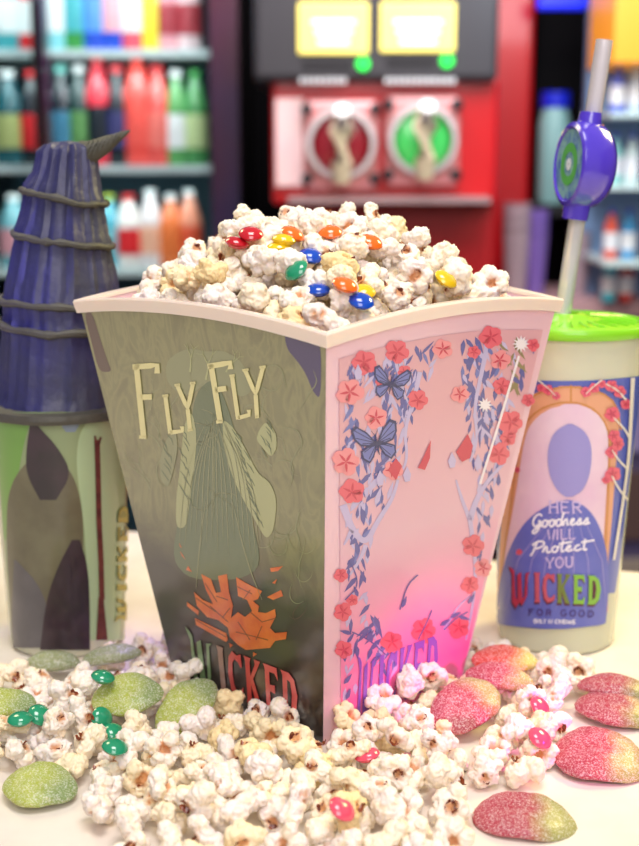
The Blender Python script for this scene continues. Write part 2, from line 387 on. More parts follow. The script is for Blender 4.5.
# dark lower scenery and curls
for i in range(26):
    x = R.uniform(250, 314); y = R.uniform(520, 640); a = R.uniform(0, 6.28); pl = [(x, y)]
    for s in range(7): a += R.uniform(.1, .7); x += 4*math.cos(a); y += 5*math.sin(a); pl.append((x, y))
    if all(240 < p[0] < 318 and not (p[0] < 285 and p[1] > 568) for p in pl): ribbon(pm, smoothpl(pl, 1), .9, LM, 2, 2 if y < 590 else 13, taper=True)
# orange torn shards
for s in ([(201,574),(211,579),(216,593),(221,592),(218,576),(227,574),(229,592),(233,606),(231,618),(238,612),(245,617),(252,611),(247,600),(238,596),(236,577),(246,583),(262,591),(258,599),(253,601),(259,606),(258,612),(266,613),(275,609),(276,616),(270,628),(275,633),(287,632),(286,639),(275,641),(270,648),(246,650),(238,645),(230,637),(228,628),(218,620),(207,617),(197,606),(194,592),(203,600),(213,604),(206,590)],
          [(187,602),(199,611),(198,615),(187,606)], [(195,618),(226,633),(228,640),(226,642),(196,625)], [(267,597),(281,590),(283,596),(273,600)], [(272,583),(277,579),(275,584)], [(270,568),(278,567),(283,566),(278,571),(271,572)], [(188,566),(192,572),(186,570)], [(179,543),(182,548),(180,547)], [(180,551),(186,560),(182,556)], [(229,643),(233,645),(230,648)], [(253,652),(257,654),(253,657)]):
    poly(pm, s, LM, 3, 4)
for pl in ([(205,583),(217,602)],[(196,598),(216,612)],[(216,596),(228,600)],[(210,606),(228,622)],[(236,586),(252,594)],[(238,622),(250,640)],[(250,612),(262,622),(276,618)],[(256,640),(262,626)],[(230,608),(222,618)],[(196,620),(226,637)],[(243,600),(250,590)],[(236,632),(268,640)]):
    ribbon(pm, pl, .8, LM, 4, 5)
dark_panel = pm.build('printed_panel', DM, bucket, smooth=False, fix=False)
dark_panel['label'] = 'dark green glossy printed side with pale and orange artwork'
tm = MB()
for q, ch in ((((131,365),(157,363),(158,438),(140,437)), 'F'), (((163,396),(178,394),(183,432),(168,434)), 'L'), (((177,385),(193,383),(196,428),(184,432)), 'Y'),
              (((206,365),(230,361),(233,420),(217,422)), 'F'), (((230,376),(243,374),(250,416),(236,420)), 'L'), (((245,370),(263,367),(262,416),(252,418)), 'Y')):
    text(tm, ch, q, LM, 6, 7, 5.6 if ch == 'F' else 4.2, gap=0)
logo(tm, ((187,634),(297,676),(298,722),(193,681)), LM, 6, [8, 9, 10, 10, 11, 11], hole=12)
o = tm.build('lettering', DM, dark_panel, smooth=False, fix=False); o['label'] = 'cream and green to red lettering'

# --- pink floral side
def pink_print():
    m = mat('floral_ground', (226, 190, 186), .3, coat=.5); nt = m.node_tree; b = nt.nodes['Principled BSDF']
    tc = nt.nodes.new('ShaderNodeTexCoord'); sx = nt.nodes.new('ShaderNodeSeparateXYZ'); nt.links.new(tc.outputs['Object'], sx.inputs[0])
    cr = nt.nodes.new('ShaderNodeValToRGB'); e = cr.color_ramp.elements
    mr = nt.nodes.new('ShaderNodeMapRange'); mr.inputs[1].default_value = 0; mr.inputs[2].default_value = BH; nt.links.new(sx.outputs['Z'], mr.inputs[0])
    e[0].position = .1; e[0].color = lin((246, 118, 178))+(1,); e[1].position = .5; e[1].color = lin((226, 184, 202))+(1,)
    x = e.new(.27); x.color = lin((240, 160, 192))+(1,); x = e.new(.8); x.color = lin((222, 170, 182))+(1,)
    nt.links.new(mr.outputs[0], cr.inputs[0]); nt.links.new(cr.outputs[0], b.inputs['Base Color'])
    return m
FM = [pink_print(), mat('leaf_blue', (100, 100, 166), .35, coat=.4), mat('bloom_coral', (230, 104, 122), .35, coat=.4), mat('bloom_deep', (206, 66, 92), .35, coat=.4),
      mat('vine_lilac', (196, 186, 226), .35, coat=.4), mat('pale_centre', (228, 198, 198), .35, coat=.4), mat('title_violet', (140, 92, 196), .35, coat=.4), mat('star_white', (244, 238, 246), .35, coat=.4),
      mat('leaf_olive', (150, 138, 100), .35, coat=.4), mat('wing_blue', (116, 124, 190), .35, coat=.4), mat('wing_vein', (56, 60, 110), .35, coat=.4), mat('bloom_pale', (238, 150, 158), .35, coat=.4)]
fm = MB()
top = [(339,359),(355,354),(371,350),(391,345),(412,341),(432,337),(452,334),(472,331.5),(493,330),(520,329.5),(543,330)]
def rx(y): return 543-(y-330)*.249
bot = [(470,660),(440,675),(400,693),(370,709),(345,722)]
# panel ground as rows so it stays clean
rows = 24; vs = []; nc = 20
for j in range(rows+1):
    t = j/rows
    for i in range(nc+1):
        u = i/nc
        xt = 339+(543-339)*u; yt = np.interp(xt, [p[0] for p in top], [p[1] for p in top])
        xb = 341+(462-341)*u; yb = 742-(742-676)*u
        vs.append(RM(xt+(xb-xt)*t, yt+(yb-yt)*t, 0))
fm.add(vs, [(j*(nc+1)+i, j*(nc+1)+i+1, (j+1)*(nc+1)+i+1, (j+1)*(nc+1)+i) for j in range(rows) for i in range(nc)], 0)
def inside(x, y, mg=4):
    yt = np.interp(x, [p[0] for p in top], [p[1] for p in top])
    return 339+mg < x < rx(y)-mg and y > yt+mg
def centre(x, y):     # plain empty middle of the design
    hw = np.interp(y, [340, 360, 400, 430, 470, 520, 560, 600, 650], [4, 10, 20, 26, 38, 46, 52, 50, 20])
    cx = np.interp(y, [340, 450, 560, 650], [449, 437, 424, 420])
    return abs(x-cx) < hw
def leaf(mb, x, y, a, L, wd, mi, layer, mp=RM):
    dx, dy = math.cos(a), math.sin(a); pts = []
    for t, s in ((0, 0), (.3, 1), (.6, .8), (1, 0), (.6, -.7), (.3, -.9)):
        pts.append((x+dx*L*t-dy*wd/2*s, y+dy*L*t+dx*wd/2*s))
    poly(mb, pts, mp, layer, mi)
def bloom(mb, x, y, r, mi, mc, layer, mp=RM, rnd=R):
    a0 = rnd.uniform(0, 6)
    for k in range(5):
        a = a0+k*2*PI/5; cx, cy = x+r*.55*math.cos(a), y+r*.55*math.sin(a)
        rr = r*rnd.uniform(.45, .62)
        poly(mb, [(cx+rr*math.cos(t*PI/5)*(1+.12*math.sin(3*t)), cy+rr*math.sin(t*PI/5)) for t in range(10)], mp, layer+.4*(k % 2), mi)
    for k in range(5):
        a = a0+k*2*PI/5+.3; leaf(mb, x, y, a, r*.85, r*.22, mc, layer+1, mp)
R = random.Random(11)
layer = 1
def vine(pl, wd, mi, lay):
    ribbon(fm, smoothpl(pl, 3), wd, RM, lay, mi, taper=lambda t: 1-.7*t)
placed = 0
for i in range(2600):
    x = R.uniform(341, 541); y = R.uniform(335, 712)
    if not inside(x, y, 5) or centre(x, y): continue
    if y > 560 and x < 360+(y-560)*.1 and R.random() < .6: continue
    if y > 660 and y > 690-(x-355)*.5 : continue
    side = -1 if x < 440 else 1
    a = PI/2+side*R.uniform(-.9, .5)+R.choice([0, 0, PI])
    L = R.uniform(11, 21); 
    if not inside(x+L*math.cos(a), y+L*math.sin(a), 3) or centre(x+L*math.cos(a), y+L*math.sin(a)): continue
    mi = R.choice([1, 1, 1, 4, 4, 9]) if not (x > 505 and y < 500) else R.choice([8, 8, 1, 4])
    leaf(fm, x, y, a, L, R.uniform(3, 5.6), mi, 1+.02*(placed % 40)); placed += 1
    if placed > 420: break
for pl, wd in (([(420,372),(414,400),(404,430),(408,460),(398,478)],5),([(343,505),(352,530),(366,545),(378,520),(392,500),(398,480)],8),([(366,545),(360,560),(350,575)],5),([(352,530),(344,545)],5),
               ([(486,352),(480,380),(474,410),(478,440),(470,462)],5),([(470,520),(476,500),(488,480),(505,462)],7),([(470,520),(462,500),(456,480)],5),([(470,520),(476,560),(474,600),(466,640)],5),
               ([(396,362),(402,390),(412,410)],3.5),([(520,420),(500,450),(494,470)],4),([(444,630),(458,606),(470,596)],3)):
    vine(pl, wd, 4, 2.2)
for x, y, r in ((350,392,12),(376,418,10),(346,462,12),(352,492,11),(393,470,9),(397,352,11),(364,362,11),(443,349,9),(460,394,8),(418,400,9),(491,337,10),(500,360,9),(502,386,8),(511,422,11),(499,454,10),(508,438,7),
                (474,352,6),(341,575,6),(343,612,8),(344,650,8),(473,546,10),(483,568,8),(470,585,8),(392,642,10),(424,630,11),(459,627,10),(352,600,5),(528,400,6),(404,372,6),(382,382,6),(533,345,6)):
    bloom(fm, x, y, r*1.08, R.choice([2, 2, 2, 11]), 3, 3)
for pts in ([(424,456),(431,440),(430,458),(425,470),(418,468)], [(456,452),(468,434),(473,446),(470,458),(462,462)], [(388,470),(396,458),(402,466),(396,480)]):
    poly(fm, pts, RM, 5.2, 3)
def butterfly(cx, cy, s, a):
    ca, sa = math.cos(a), math.sin(a)
    T = lambda p: (cx+s*(p[0]*ca-p[1]*sa), cy+s*(p[0]*sa+p[1]*ca))
    for sg in (-1, 1):
        for pts in ([(0,0),(.35,-.55),(.8,-.95),(1.05,-.8),(1.0,-.35),(.75,0),(.3,.12)], [(0,.05),(.45,.08),(.8,.25),(.78,.6),(.5,.85),(.25,.6)]):
            poly(fm, [T((x*sg, y)) for x, y in pts], RM, 5.4, 10)
            c = (sum(p[0] for p in pts)/len(pts), sum(p[1] for p in pts)/len(pts))
            poly(fm, [T(((c[0]+(x-c[0])*.78)*sg, c[1]+(y-c[1])*.78)) for x, y in pts], RM, 5.6, 9)
        for e in ((.9,-.75),(.9,-.4),(.65,-.1),(.65,.3),(.5,.65)):
            ribbon(fm, [T((0, 0)), T((e[0]*sg, e[1]))], .9, RM, 5.8, 10)
    ribbon(fm, [T((0,-.35)), T((0,0)), T((0,.55))], 2.2, RM, 6, 10, taper=True)
    for sg in (-1, 1): ribbon(fm, [T((0,-.3)), T((.15*sg,-.6))], .5, RM, 6, 10)
butterfly(391, 384, 18, .15); butterfly(377, 443, 22, -.2)
ribbon(fm, [(519,356),(500,420),(480,484)], 2.4, RM, 6, 7)
def star(x, y, r, n=12, lay=6.2):
    pts = []
    for k in range(2*n):
        rr = r if k % 2 == 0 else r*.5; pts.append((x+rr*math.cos(k*PI/n), y+rr*math.sin(k*PI/n)))
    poly(fm, pts, RM, lay, 7)
star(521, 344, 9); star(485, 405, 8, 10)
for x, y in ((358,372),(478,462),(452,460),(380,478),(407,474)):
    poly(fm, [(x,y-8),(x+4,y),(x+3,y+7),(x-2,y+8),(x-4,y+1)], RM, 5, 4)
for pl in ([(350,560),(360,585),(345,600)],[(400,610),(407,585),(418,575)],[(386,655),(370,640),(352,632)],[(432,610),(428,620),(418,640)],[(444,630),(456,618),(468,612)]):
    ribbon(fm, smoothpl(pl), 1.2, RM, 4, 1)
for x, y, a in ((352,634,3.4),(366,640,-.9),(372,648,1.9),(380,656,2.5),(402,608,-1.2),(440,626,-.6),(450,618,-.5),(458,616,.3),(468,604,-1),(346,700,-1.2),(344,684,-.9)):
    leaf(fm, x, y, a, 13, 4.5, 1, 5)
panel = fm.build('printed_panel', FM, bucket, smooth=False, fix=False); panel['label'] = 'pink printed side with butterflies, blooms and blue leaves'
tm = MB(); logo(tm, ((358,664),(440,634),(436,686),(356,722)), RM, 7, [6]*6, hole=0)
o = tm.build('lettering', FM, panel, smooth=False, fix=False); o['label'] = 'violet lettering'

# ------------------------------------------------------------------ cups
class Cup:
    """tapered round cup; px->surface mapping by ray / cone intersection"""
    def __init__(s, c, r0, r1, H): s.c = c; s.r0 = r0; s.r1 = r1; s.H = H
    def mp(s, px, py, layer=0):
        d = ray(px, py); o = ORI-s.c; k = (s.r1-s.r0)/s.H; off = .0003+.00016*layer
        A = d.x*d.x+d.y*d.y-(k*d.z)**2; r_ = s.r0+off*1.0+k*o.z
        B = o.x*d.x+o.y*d.y-k*d.z*r_; Cc = o.x**2+o.y**2-r_*r_
        D = B*B-A*Cc
        if D < 0:      # beyond the silhouette: slide in to the visible edge
            dep = s.c.y; cx = 319.5+F*s.c.x/(dep*CS+(CH-.1)*SN)
            return s.mp(px+(1 if cx > px else -1)*.6, py, layer)
        t = (-B-math.sqrt(D))/A
        return ORI+d*t
    def prof(s):
        r0, r1, H = s.r0, s.r1, s.H
        return [(0, .0), (r0*.93, 0), (r0*.99, .002), (r0, .005), (r1, H), (r1+.001, H+.001), (r1-.0015, H), (r0-.0015, .006), (0, .005)]
    def rows(s, mb, L, Rr, layer, mi, n=26, nx=26):
        """fill between a left and a right boundary given as [(x,y)...] px with the same y range"""
        L, Rr = smoothpl(L, 2), smoothpl(Rr, 2); n = int(n*1.6)
        y0, y1 = L[0][1], L[-1][1]; vs = []
        for j in range(n+1):
            y = y0+(y1-y0)*j/n; a = np.interp(y, [p[1] for p in L], [p[0] for p in L]); b = np.interp(y, [p[1] for p in Rr], [p[0] for p in Rr])
            for i in range(nx+1): vs.append(s.mp(a+(b-a)*i/nx, y+ (s.sag(a+(b-a)*i/nx) if s.sag else 0), layer))
        mb.add(vs, [(j*(nx+1)+i, j*(nx+1)+i+1, (j+1)*(nx+1)+i+1, (j+1)*(nx+1)+i) for j in range(n) for i in range(nx)], mi)
    sag = None
def cup_from_px(xc, ybot, halfw_b, xt, ytop, halfw_t):
    """base front edge at ybot; returns a cup standing upright on the counter"""
    g = ground(xc, ybot); s = F/(g.y*CS-(g.z-CH)*SN); r0 = halfw_b/s*1.01
    c = Vector((g.x*(1+r0/g.y), g.y+r0, 0))
    # top height on the axis plane
    d = at(xt, ytop, c.y); Ht = d.z; dep = c.y*CS-(Ht-CH)*SN
    return Cup(c, r0, halfw_t/(F/dep), Ht)
MILK = mat('milky_plastic', (232, 232, 206), .25, trans=.25, coat=.3, sss=.2, ior=1.3)
# --- right tumbler
RC = cup_from_px(555, 657, 59, 577, 327, 76)
# the base centre decides x; keep the cup upright
rt = empty('tumbler', RC.c, 'frosted tumbler with blue and pink print, bright green lid and purple topped straw', 'tumbler')
m = MB(); m.lathe(RC.prof(), RC.c, 56); m.build('cup_body', MILK, rt)
LIMEM = mat('lime_lid', (136, 214, 36), .35, coat=.3)
H = RC.H; r = RC.r1
m = MB(); m.lathe([(r+.0005, H-.002), (r+.003, H-.002), (r+.0042, H-.0005), (r+.0042, H+.003), (r+.003, H+.0045), (r-.002, H+.0055), (r-.004, H+.0025), (r*.55, H+.004), (.012, H+.0075), (.0085, H+.009), (.0065, H+.009), (.0062, H-.004), (r-.002, H-.004)], RC.c, 56)
lid = m.build('lid', LIMEM, rt)
m = MB()
for k in range(26):
    a = 2*PI*k/26; ca, sa = math.cos(a), math.sin(a)
    m.tube([RC.c+Vector((ca*q, sa*q, H+.0042+.0035*(1-q/r)**1)) for q in (r*.45, r*.65, r*.88)], .0006, 5)
m.build('ridge', LIMEM, lid)
PM = [mat('cup_blue', (86, 100, 186), .3, coat=.5), mat('arch_orange', (226, 164, 126), .3, coat=.5), mat('arch_gold', (204, 140, 70), .3, coat=.5), mat('window_pink', (224, 190, 214), .3, coat=.5, var=((232, 208, 222), 25)),
      mat('gown_blue', (104, 112, 196), .3, coat=.5, var=((92, 102, 190), 60)), mat('gown_lilac', (150, 144, 208), .3, coat=.5), mat('bloom_coral2', (228, 96, 120), .3, coat=.5), mat('trunk_white', (232, 226, 214), .3, coat=.5),
      mat('text_lilac', (206, 190, 232), .3), mat('text_white', (240, 238, 248), .3), mat('title_crimson', (186, 50, 84), .3, coat=.6), mat('title_lime', (128, 186, 60), .3, coat=.6), mat('title_dark', (92, 36, 60), .3), mat('sub_violet', (74, 56, 120), .3), mat('title_rose', (196, 88, 110), .3, coat=.6), mat('title_moss', (110, 132, 60), .3, coat=.6)]
pm = MB(); RC.sag = lambda x: (1-((x-565)/75)**2)*5 if abs(x-565) < 75 else 0
e = 1.5
RC.rows(pm, [(502,376),(500,400),(495,480),(492,560),(492,590)], [(644,376),(640,400),(629,480),(620,560),(615,590)], 0, 0, nx=40)
RC.sag = None
RC.rows(pm, [(560,386),(535,392),(521,402),(512,420),(507,450),(500,540),(496,612)], [(580,386),(604,392),(616,404),(620,420),(617,450),(612,520),(608,560)], 1, 1)
RC.rows(pm, [(565,404),(545,410),(530,424),(524,440),(515,500),(503,560),(498,612)], [(578,404),(594,410),(606,424),(609,440),(606,500),(602,560),(598,612)], 2, 3)
for pl in ([(497,600),(506,540),(514,480),(518,440),(524,424),(538,410),(556,403),(572,402),(590,406),(603,418),(610,436),(609,480),(606,540),(604,580)], [(571,385),(571,403)], [(507,480),(511,430),(522,402),(545,390),(571,386),(600,391),(617,404),(621,430)]):
    ribbon(pm, smoothpl(pl, 1), 1.6, RC.mp, 3, 2)
# plain bell shaped blue field under a small lilac one (stands in for the printed figure)
RC.rows(pm, [(566,500),(545,506),(524,522),(509,548),(500,578),(496,606),(497,622)], [(570,500),(586,506),(598,522),(606,545),(609,575),(608,600),(606,622)], 4, 4)
RC.rows(pm, [(497,622),(499,625),(540,629)], [(606,622),(604,625),(566,629)], 4, 4, n=4)
RC.rows(pm, [(568,424),(556,430),(549,442),(547,460),(550,478),(558,492),(566,497)], [(572,424),(584,430),(591,442),(592,460),(589,478),(582,492),(572,497)], 5, 5)
for i in range(7): ribbon(pm, [(560+i*3,505),(560+(i-3)*14,560),(556+(i-3)*17,612)], 1.1, RC.mp, 5, 5, taper=True)
R = random.Random(3)
for x, y, rr in ((548,390,5),(556,396,4),(541,388,4),(586,392,5),(594,388,5),(602,384,4),(612,386,6),(620,392,6),(626,404,5),(612,414,7),(614,436,6),(618,444,6),(612,452,6),(613,474,7),(606,480,4),(519,552,3),(517,470,3)):
    bloom(pm, x, y, rr, 6, 10, 6, RC.mp, R)
for pl, wd in (([(633,378),(631,420),(629,460),(622,510),(614,560)],4),([(631,440),(624,428),(614,418)],2.5),([(629,470),(620,462),(612,450)],2.5),([(626,400),(618,390),(606,384)],2),([(628,500),(618,488),(612,476)],2.5),([(538,380),(548,388),(556,396)],1.5),([(602,380),(594,386),(586,394)],1.5)):
    ribbon(pm, smoothpl(pl), wd, RC.mp, 7, 7, taper=lambda t: 1-.5*t)
art = pm.build('printed_sleeve', PM, rt, fix=False)
tm = MB()
text(tm, 'HER', ((549,501),(581,502),(582,513),(549,513)), RC.mp, 8, 8, 1.7)
text(tm, 'Goodness', ((531,514),(590,511),(590,524),(531,528)), RC.mp, 8, 9, 2.0, font=SCRIPT, serif=False, gap=0, shear=.25, smooth=True, widths={'G': 1.5})
text(tm, 'WILL', ((548,530),(575,529),(575,539),(548,540)), RC.mp, 8, 8, 1.6, widths={'I': .4})
text(tm, 'ProTecT', ((530,542),(587,538),(587,550),(530,554)), RC.mp, 8, 9, 2.0, font=SCRIPT, serif=False, gap=0, shear=.25, smooth=True, widths={'P': 1.5, 'T': .7})
text(tm, 'YOU', ((546,558),(573,557),(573,567),(546,568)), RC.mp, 8, 8, 1.7)
logo(tm, ((509,572),(601,577),(600,607),(510,603)), RC.mp, 8, [12]*6, hole=None)
logo(tm, ((510,571),(601.5,576),(600.5,605),(511,601)), RC.mp, 9, [10, 14, 14, 15, 11, 11], hole=12)
text(tm, 'FOR GOOD', ((528,609),(594,611),(593,617),(528,615)), RC.mp, 8, 13, 1.3, gap=.6)
text(tm, 'ONLY IN CINEMAS', ((534,619),(575,620),(575,624),(534,623)), RC.mp, 8, 9, 1.0, serif=False)
o = tm.build('lettering', PM, art, fix=False)
# straw
def strawpt(px, py, Y): return at(px, py, Y)
Ys = RC.c.y
hole = Vector((RC.c.x-.006, Ys, H+.003)); top_ = at(605, 40, Ys+.0)
dirv = (top_-hole); 
STR = mat('clear_straw', (252, 246, 252), .08, trans=.3, metal=.3, coat=.8, ior=1.4)
STR.node_tree.nodes['Principled BSDF'].inputs['Thin Film Thickness'].default_value = 420
base_ = at(563, 312, Ys)
tp = at(604.5, 40, Ys)
m = MB(); npt = 12
pts = [base_.lerp(tp, i/npt)+Vector((.0, 0, 0)) for i in range(-4, npt+1)]
vs = []
n = 16; ax = (tp-base_).normalized(); sa_ = ax.cross(Vector((0, 1, 0))).normalized(); sb = ax.cross(sa_)
rad_o, rad_i = .0052, .0042
for rr in (rad_o, rad_i):
    for p in (pts[0], pts[-1]):
        vs += [p+(sa_*math.cos(2*PI*j/n)+sb*math.sin(2*PI*j/n))*rr for j in range(n)]
fs = []
for j in range(n):
    k = (j+1) % n
    fs += [(j, k, n+k, n+j), (2*n+j, 3*n+j, 3*n+k, 2*n+k), (n+j, n+k, 3*n+k, 3*n+j), (j, 2*n+j, 2*n+k, k)]
m.add(vs, fs); straw = m.build('straw', STR, rt); straw['label'] = 'clear iridescent straw'
# topper: thick purple disc with a picture face, turned to the left
tc_ = at(583, 165, Ys-.004)
nrmv = Vector((-.955, -.28, .06)).normalized(); upv = (ax-ax.dot(nrmv)*nrmv).normalized(); sv = nrmv.cross(upv)
def disc(mb, prof, mi=0, n=40, sy=1.22):
    vs = []; k = len(prof)
    for j in range(n):
        a = 2*PI*j/n
        for r_, t in prof: vs.append(tc_+sv*(r_*math.cos(a))+upv*(r_*sy*math.sin(a))+nrmv*t)
    fs = [(j*k+i, ((j+1) % n)*k+i, ((j+1) % n)*k+i+1, j*k+i+1) for j in range(n) for i in range(k-1)]
    mb.add(vs, fs, mi)
VIO = mat('purple_plastic', (84, 62, 200), .18, coat=.8, coat_rough=.05)
m = MB(); disc(m, [(.0005,-.0165), (.010,-.0162), (.0165,-.014), (.0205,-.0085), (.0215,-.001), (.0215,.006), (.0205,.0095), (.0185,.0105), (.0178,.0095), (.0172,.0088), (.0005,.0088)])
tpq = m.build('straw_topper', VIO, straw); tpq['label'] = 'thick glossy purple disc with a picture inset'
m = MB(); m.tube([tc_-ax*.033, tc_-ax*.022, tc_+ax*.022, tc_+ax*.0315], [.0078, .0085, .0078, .0066], 18)
m.build('topper_sleeve', VIO, straw)
m = MB()
for s_ in (1,):
    for k_ in (-.006, .006):
        m.tube([tc_-nrmv*.0135-Vector((0,.002,0))+sv*k_*1.2+upv*q for q in (-.014, -.007, 0, .007, .014)], [.0012, .0022, .003, .0022, .0012], 8)
m.build('topper_grip', VIO, straw)
m = MB(); disc(m, [(.0005, .0093), (.0172, .0093)], 0)
disc(m, [(.006, .0096), (.0105, .0096)], 1); disc(m, [(.0005, .0097), (.003, .0097)], 2)
m.build('picture_inset', [mat('inset_mint', (150, 200, 190), .2, coat=.6, var=((90, 120, 190), 120)), mat('inset_green', (90, 170, 90), .3), mat('inset_white', (220, 225, 240), .3)], straw, fix=False)

# --- left cup with a hat shaped lid
LC = cup_from_px(69, 660, 58, 63, 408, 69)
lc = empty('souvenir_cup', LC.c, 'green printed souvenir cup topped with a tall dark pointed hat lid', 'cup')
m = MB(); m.lathe(LC.prof(), LC.c, 56); m.build('cup_body', MILK, lc)
QM = [mat('sleeve_sage', (140, 158, 112), .3, coat=.7, coat_rough=.2), mat('sleeve_green', (112, 160, 70), .3, coat=.7), mat('sleeve_pale', (172, 196, 150), .3, coat=.7), mat('mass_brown', (108, 104, 78), .35, coat=.7, var=((92, 86, 64), 40)),
      mat('mass_dark', (40, 32, 38), .35, coat=.5, var=((56, 38, 50), 60)), mat('stick_brown', (112, 54, 46), .5, var=((84, 36, 34), 200)), mat('side_gold', (188, 180, 84), .4), mat('sleeve_sky', (120, 140, 160), .3, coat=.7), mat('side_olive', (150, 156, 84), .4), mat('mass_slate', (96, 92, 96), .35, coat=.7, var=((84, 80, 84), 40))]
pm = MB()
LC.rows(pm, [(-6,412),(-5,440),(0,500),(7,580),(13,640)], [(131,412),(131,440),(130,500),(128,580),(125,640)], 0, 0, nx=44, n=30)
LC.rows(pm, [(-5,414),(-3,440),(1,500),(4,540)], [(34,414),(24,440),(14,500),(6,540)], 1, 1)
LC.rows(pm, [(88,420),(78,436),(76,470),(84,520),(88,600),(86,640)], [(112,420),(124,436),(126,470),(124,540),(122,600),(120,640)], 1, 2)
LC.rows(pm, [(52,414),(60,424),(66,432)], [(84,414),(80,424),(74,434)], 2, 7, n=6)
# plain rounded hill-like masses in the colours of the print
LC.rows(pm, [(40,452),(22,466),(9,488),(6,520),(8,580),(12,640)], [(50,452),(66,464),(78,486),(84,524),(82,570),(70,640)], 2, 3)
LC.rows(pm, [(14,560),(12,600),(13,648)], [(16,560),(44,590),(56,648)], 3, 9)
LC.rows(pm, [(72,540),(58,566),(46,600),(40,650)], [(80,540),(88,566),(90,606),(90,650)], 4, 4)
LC.rows(pm, [(30,424),(26,450),(26,474),(40,500)], [(36,424),(60,450),(72,474),(56,500)], 3, 4)
ribbon(pm, [(97,440),(98,470),(99,520),(101,560),(102,600)], 5.4, LC.mp, 5, 5)
ribbon(pm, [(95,436),(98,452)], 2, LC.mp, 5, 5); ribbon(pm, [(101,437),(97,452)], 2, LC.mp, 5, 5)
for k in range(6): ribbon(pm, [(101+(k-2.5)*.6,598),(102+(k-2.5)*1.9,640)], 2.0, LC.mp, 5+.1*k, 5)
sl = pm.build('printed_sleeve', QM, lc, fix=False)
tm = MB(); logo(tm, ((116,622),(118,506),(130,506),(127,622)), LC.mp, 6, [8]*6)
logo(tm, ((117,621),(119,507),(129,507),(126,621)), LC.mp, 7, [6]*6)
tm.build('lettering', QM, sl, fix=False)
# hat
hat = MB(); H0 = LC.H; cy = LC.c.y
def zpx(py, Y=cy): return at(63, py, Y).z
sc = F/(cy*CS-(.2-CH)*SN)
HM = mat('hat_cloth', (48, 48, 92), .5, coat=.25, coat_rough=.35, bump=(160, .5, .002), var=((58, 60, 72), 22))
levels = [(408,66),(404,69),(396,66),(388,63),(372,62),(350,60.5),(334,59),(328,60),(322,58.5),(316,57),(306,57.5),(301,58),(296,56),(284,54.5),(268,51),(256,48),(246,46),(240,46.5),(234,46),(228,43),(214,40),(204,38),(198,39),(192,38),(186,35),(172,31.5),(158,28.5),(150,27.5),(145,24),(143,14),(142,.5)]
nA = 96; V = []; 
for (py, hw) in levels:
    z0 = zpx(py); cx = np.interp(py, [142, 200, 300, 410], [67.5, 64, 62, 63])
    wx = at(cx, py, cy).x
    for j in range(nA):
        a = 2*PI*j/nA
        rr = hw/sc
        amp = .0006*math.sin(a*17+py*.01)+.0006*math.sin(a*29+1.3+py*.013)+.0009*noise.noise(Vector((a*3, py*.02, 1)))*2
        if py > 400 or py < 146: amp *= .2
        tilt = 0
        if 180 < py < 345: tilt = -math.cos(a)*.0045*(1 if py < 260 else .4)
        edge = 0
        V.append((wx+(rr+amp)*math.cos(a), cy+(rr+amp)*math.sin(a), z0+tilt+.0007*math.sin(a*5+py)))
hat.add(V, [(i*nA+j, i*nA+(j+1) % nA, (i+1)*nA+(j+1) % nA, (i+1)*nA+j) for i in range(len(levels)-1) for j in range(nA)])
tipc = [(47,152,6),(56,153,9),(66,154,11),(76,155,12.5),(85,155,13),(93,151,11.5),(100,147.5,9),(108,143,7),(117,138,5),(124,134,3),(130,130.5,.8)]
hb = hat.build('hat_lid', HM, lc, fix=True); hb['label'] = 'dark blue grey pleated pointed hat'
HF = mat('hat_fold', (78, 76, 66), .55, bump=(200, .5, .002))
m = MB()
for lv, hw, t in ((325.5,60.5,.0018),(301.5,58.6,.0018),(239,46.8,.0045),(197.5,39.4,.0045)):
    cx = np.interp(lv, [142, 200, 300, 410], [67.5, 64, 62, 63]); wx = at(cx, lv, cy).x; z0 = zpx(lv); P = []
    for j in range(49):
        a = 2*PI*j/48; rr = hw/sc+.0006
        P.append((wx+rr*math.cos(a), cy+rr*math.sin(a), z0-math.cos(a)*t+.0016*noise.noise(Vector((math.cos(a)*2, math.sin(a)*2, lv)))))
    m.tube(P, [.0021+.0012*noise.noise(Vector((j*.9, lv, 0))) for j in range(49)], 8, cap=False)
m.build('fold', HF, hb)
m = MB(); P = [at(x, y, cy-.002) for x, y, r_ in tipc]
m.tube(P, [r_/sc*(1+.1*math.sin(i*2.1)) for i, (x, y, r_) in enumerate(tipc)], 20)
for i in range(8):
    t = i/9; x = 84+i*5; y = np.interp(x, [p[0] for p in tipc], [p[1] for p in tipc]); r_ = np.interp(x, [p[0] for p in tipc], [p[2] for p in tipc])/sc
    c = at(x, y, cy-.002); m.tube([c+Vector((.45*r_*math.cos(a), -r_*math.sin(a), r_*math.cos(a))) for a in [2*PI*j/20 for j in range(21)]], .0008, 6, cap=False)
m.build('hat_tip', HF, hb)
m = MB(); rb = 80/sc; zb = zpx(404); cxw = at(62, 404, cy).x; pr = [(.03, -.003), (rb*.6, -.003), (rb, -.0035), (rb+.001, -.001), (rb, .002), (rb*.8, .0035), (.04, .004)]
m.lathe(pr, (cxw, cy, zb), 72, fr=lambda a, z: 1+.012*math.sin(a*7)); m.build('hat_brim', HF, hb)

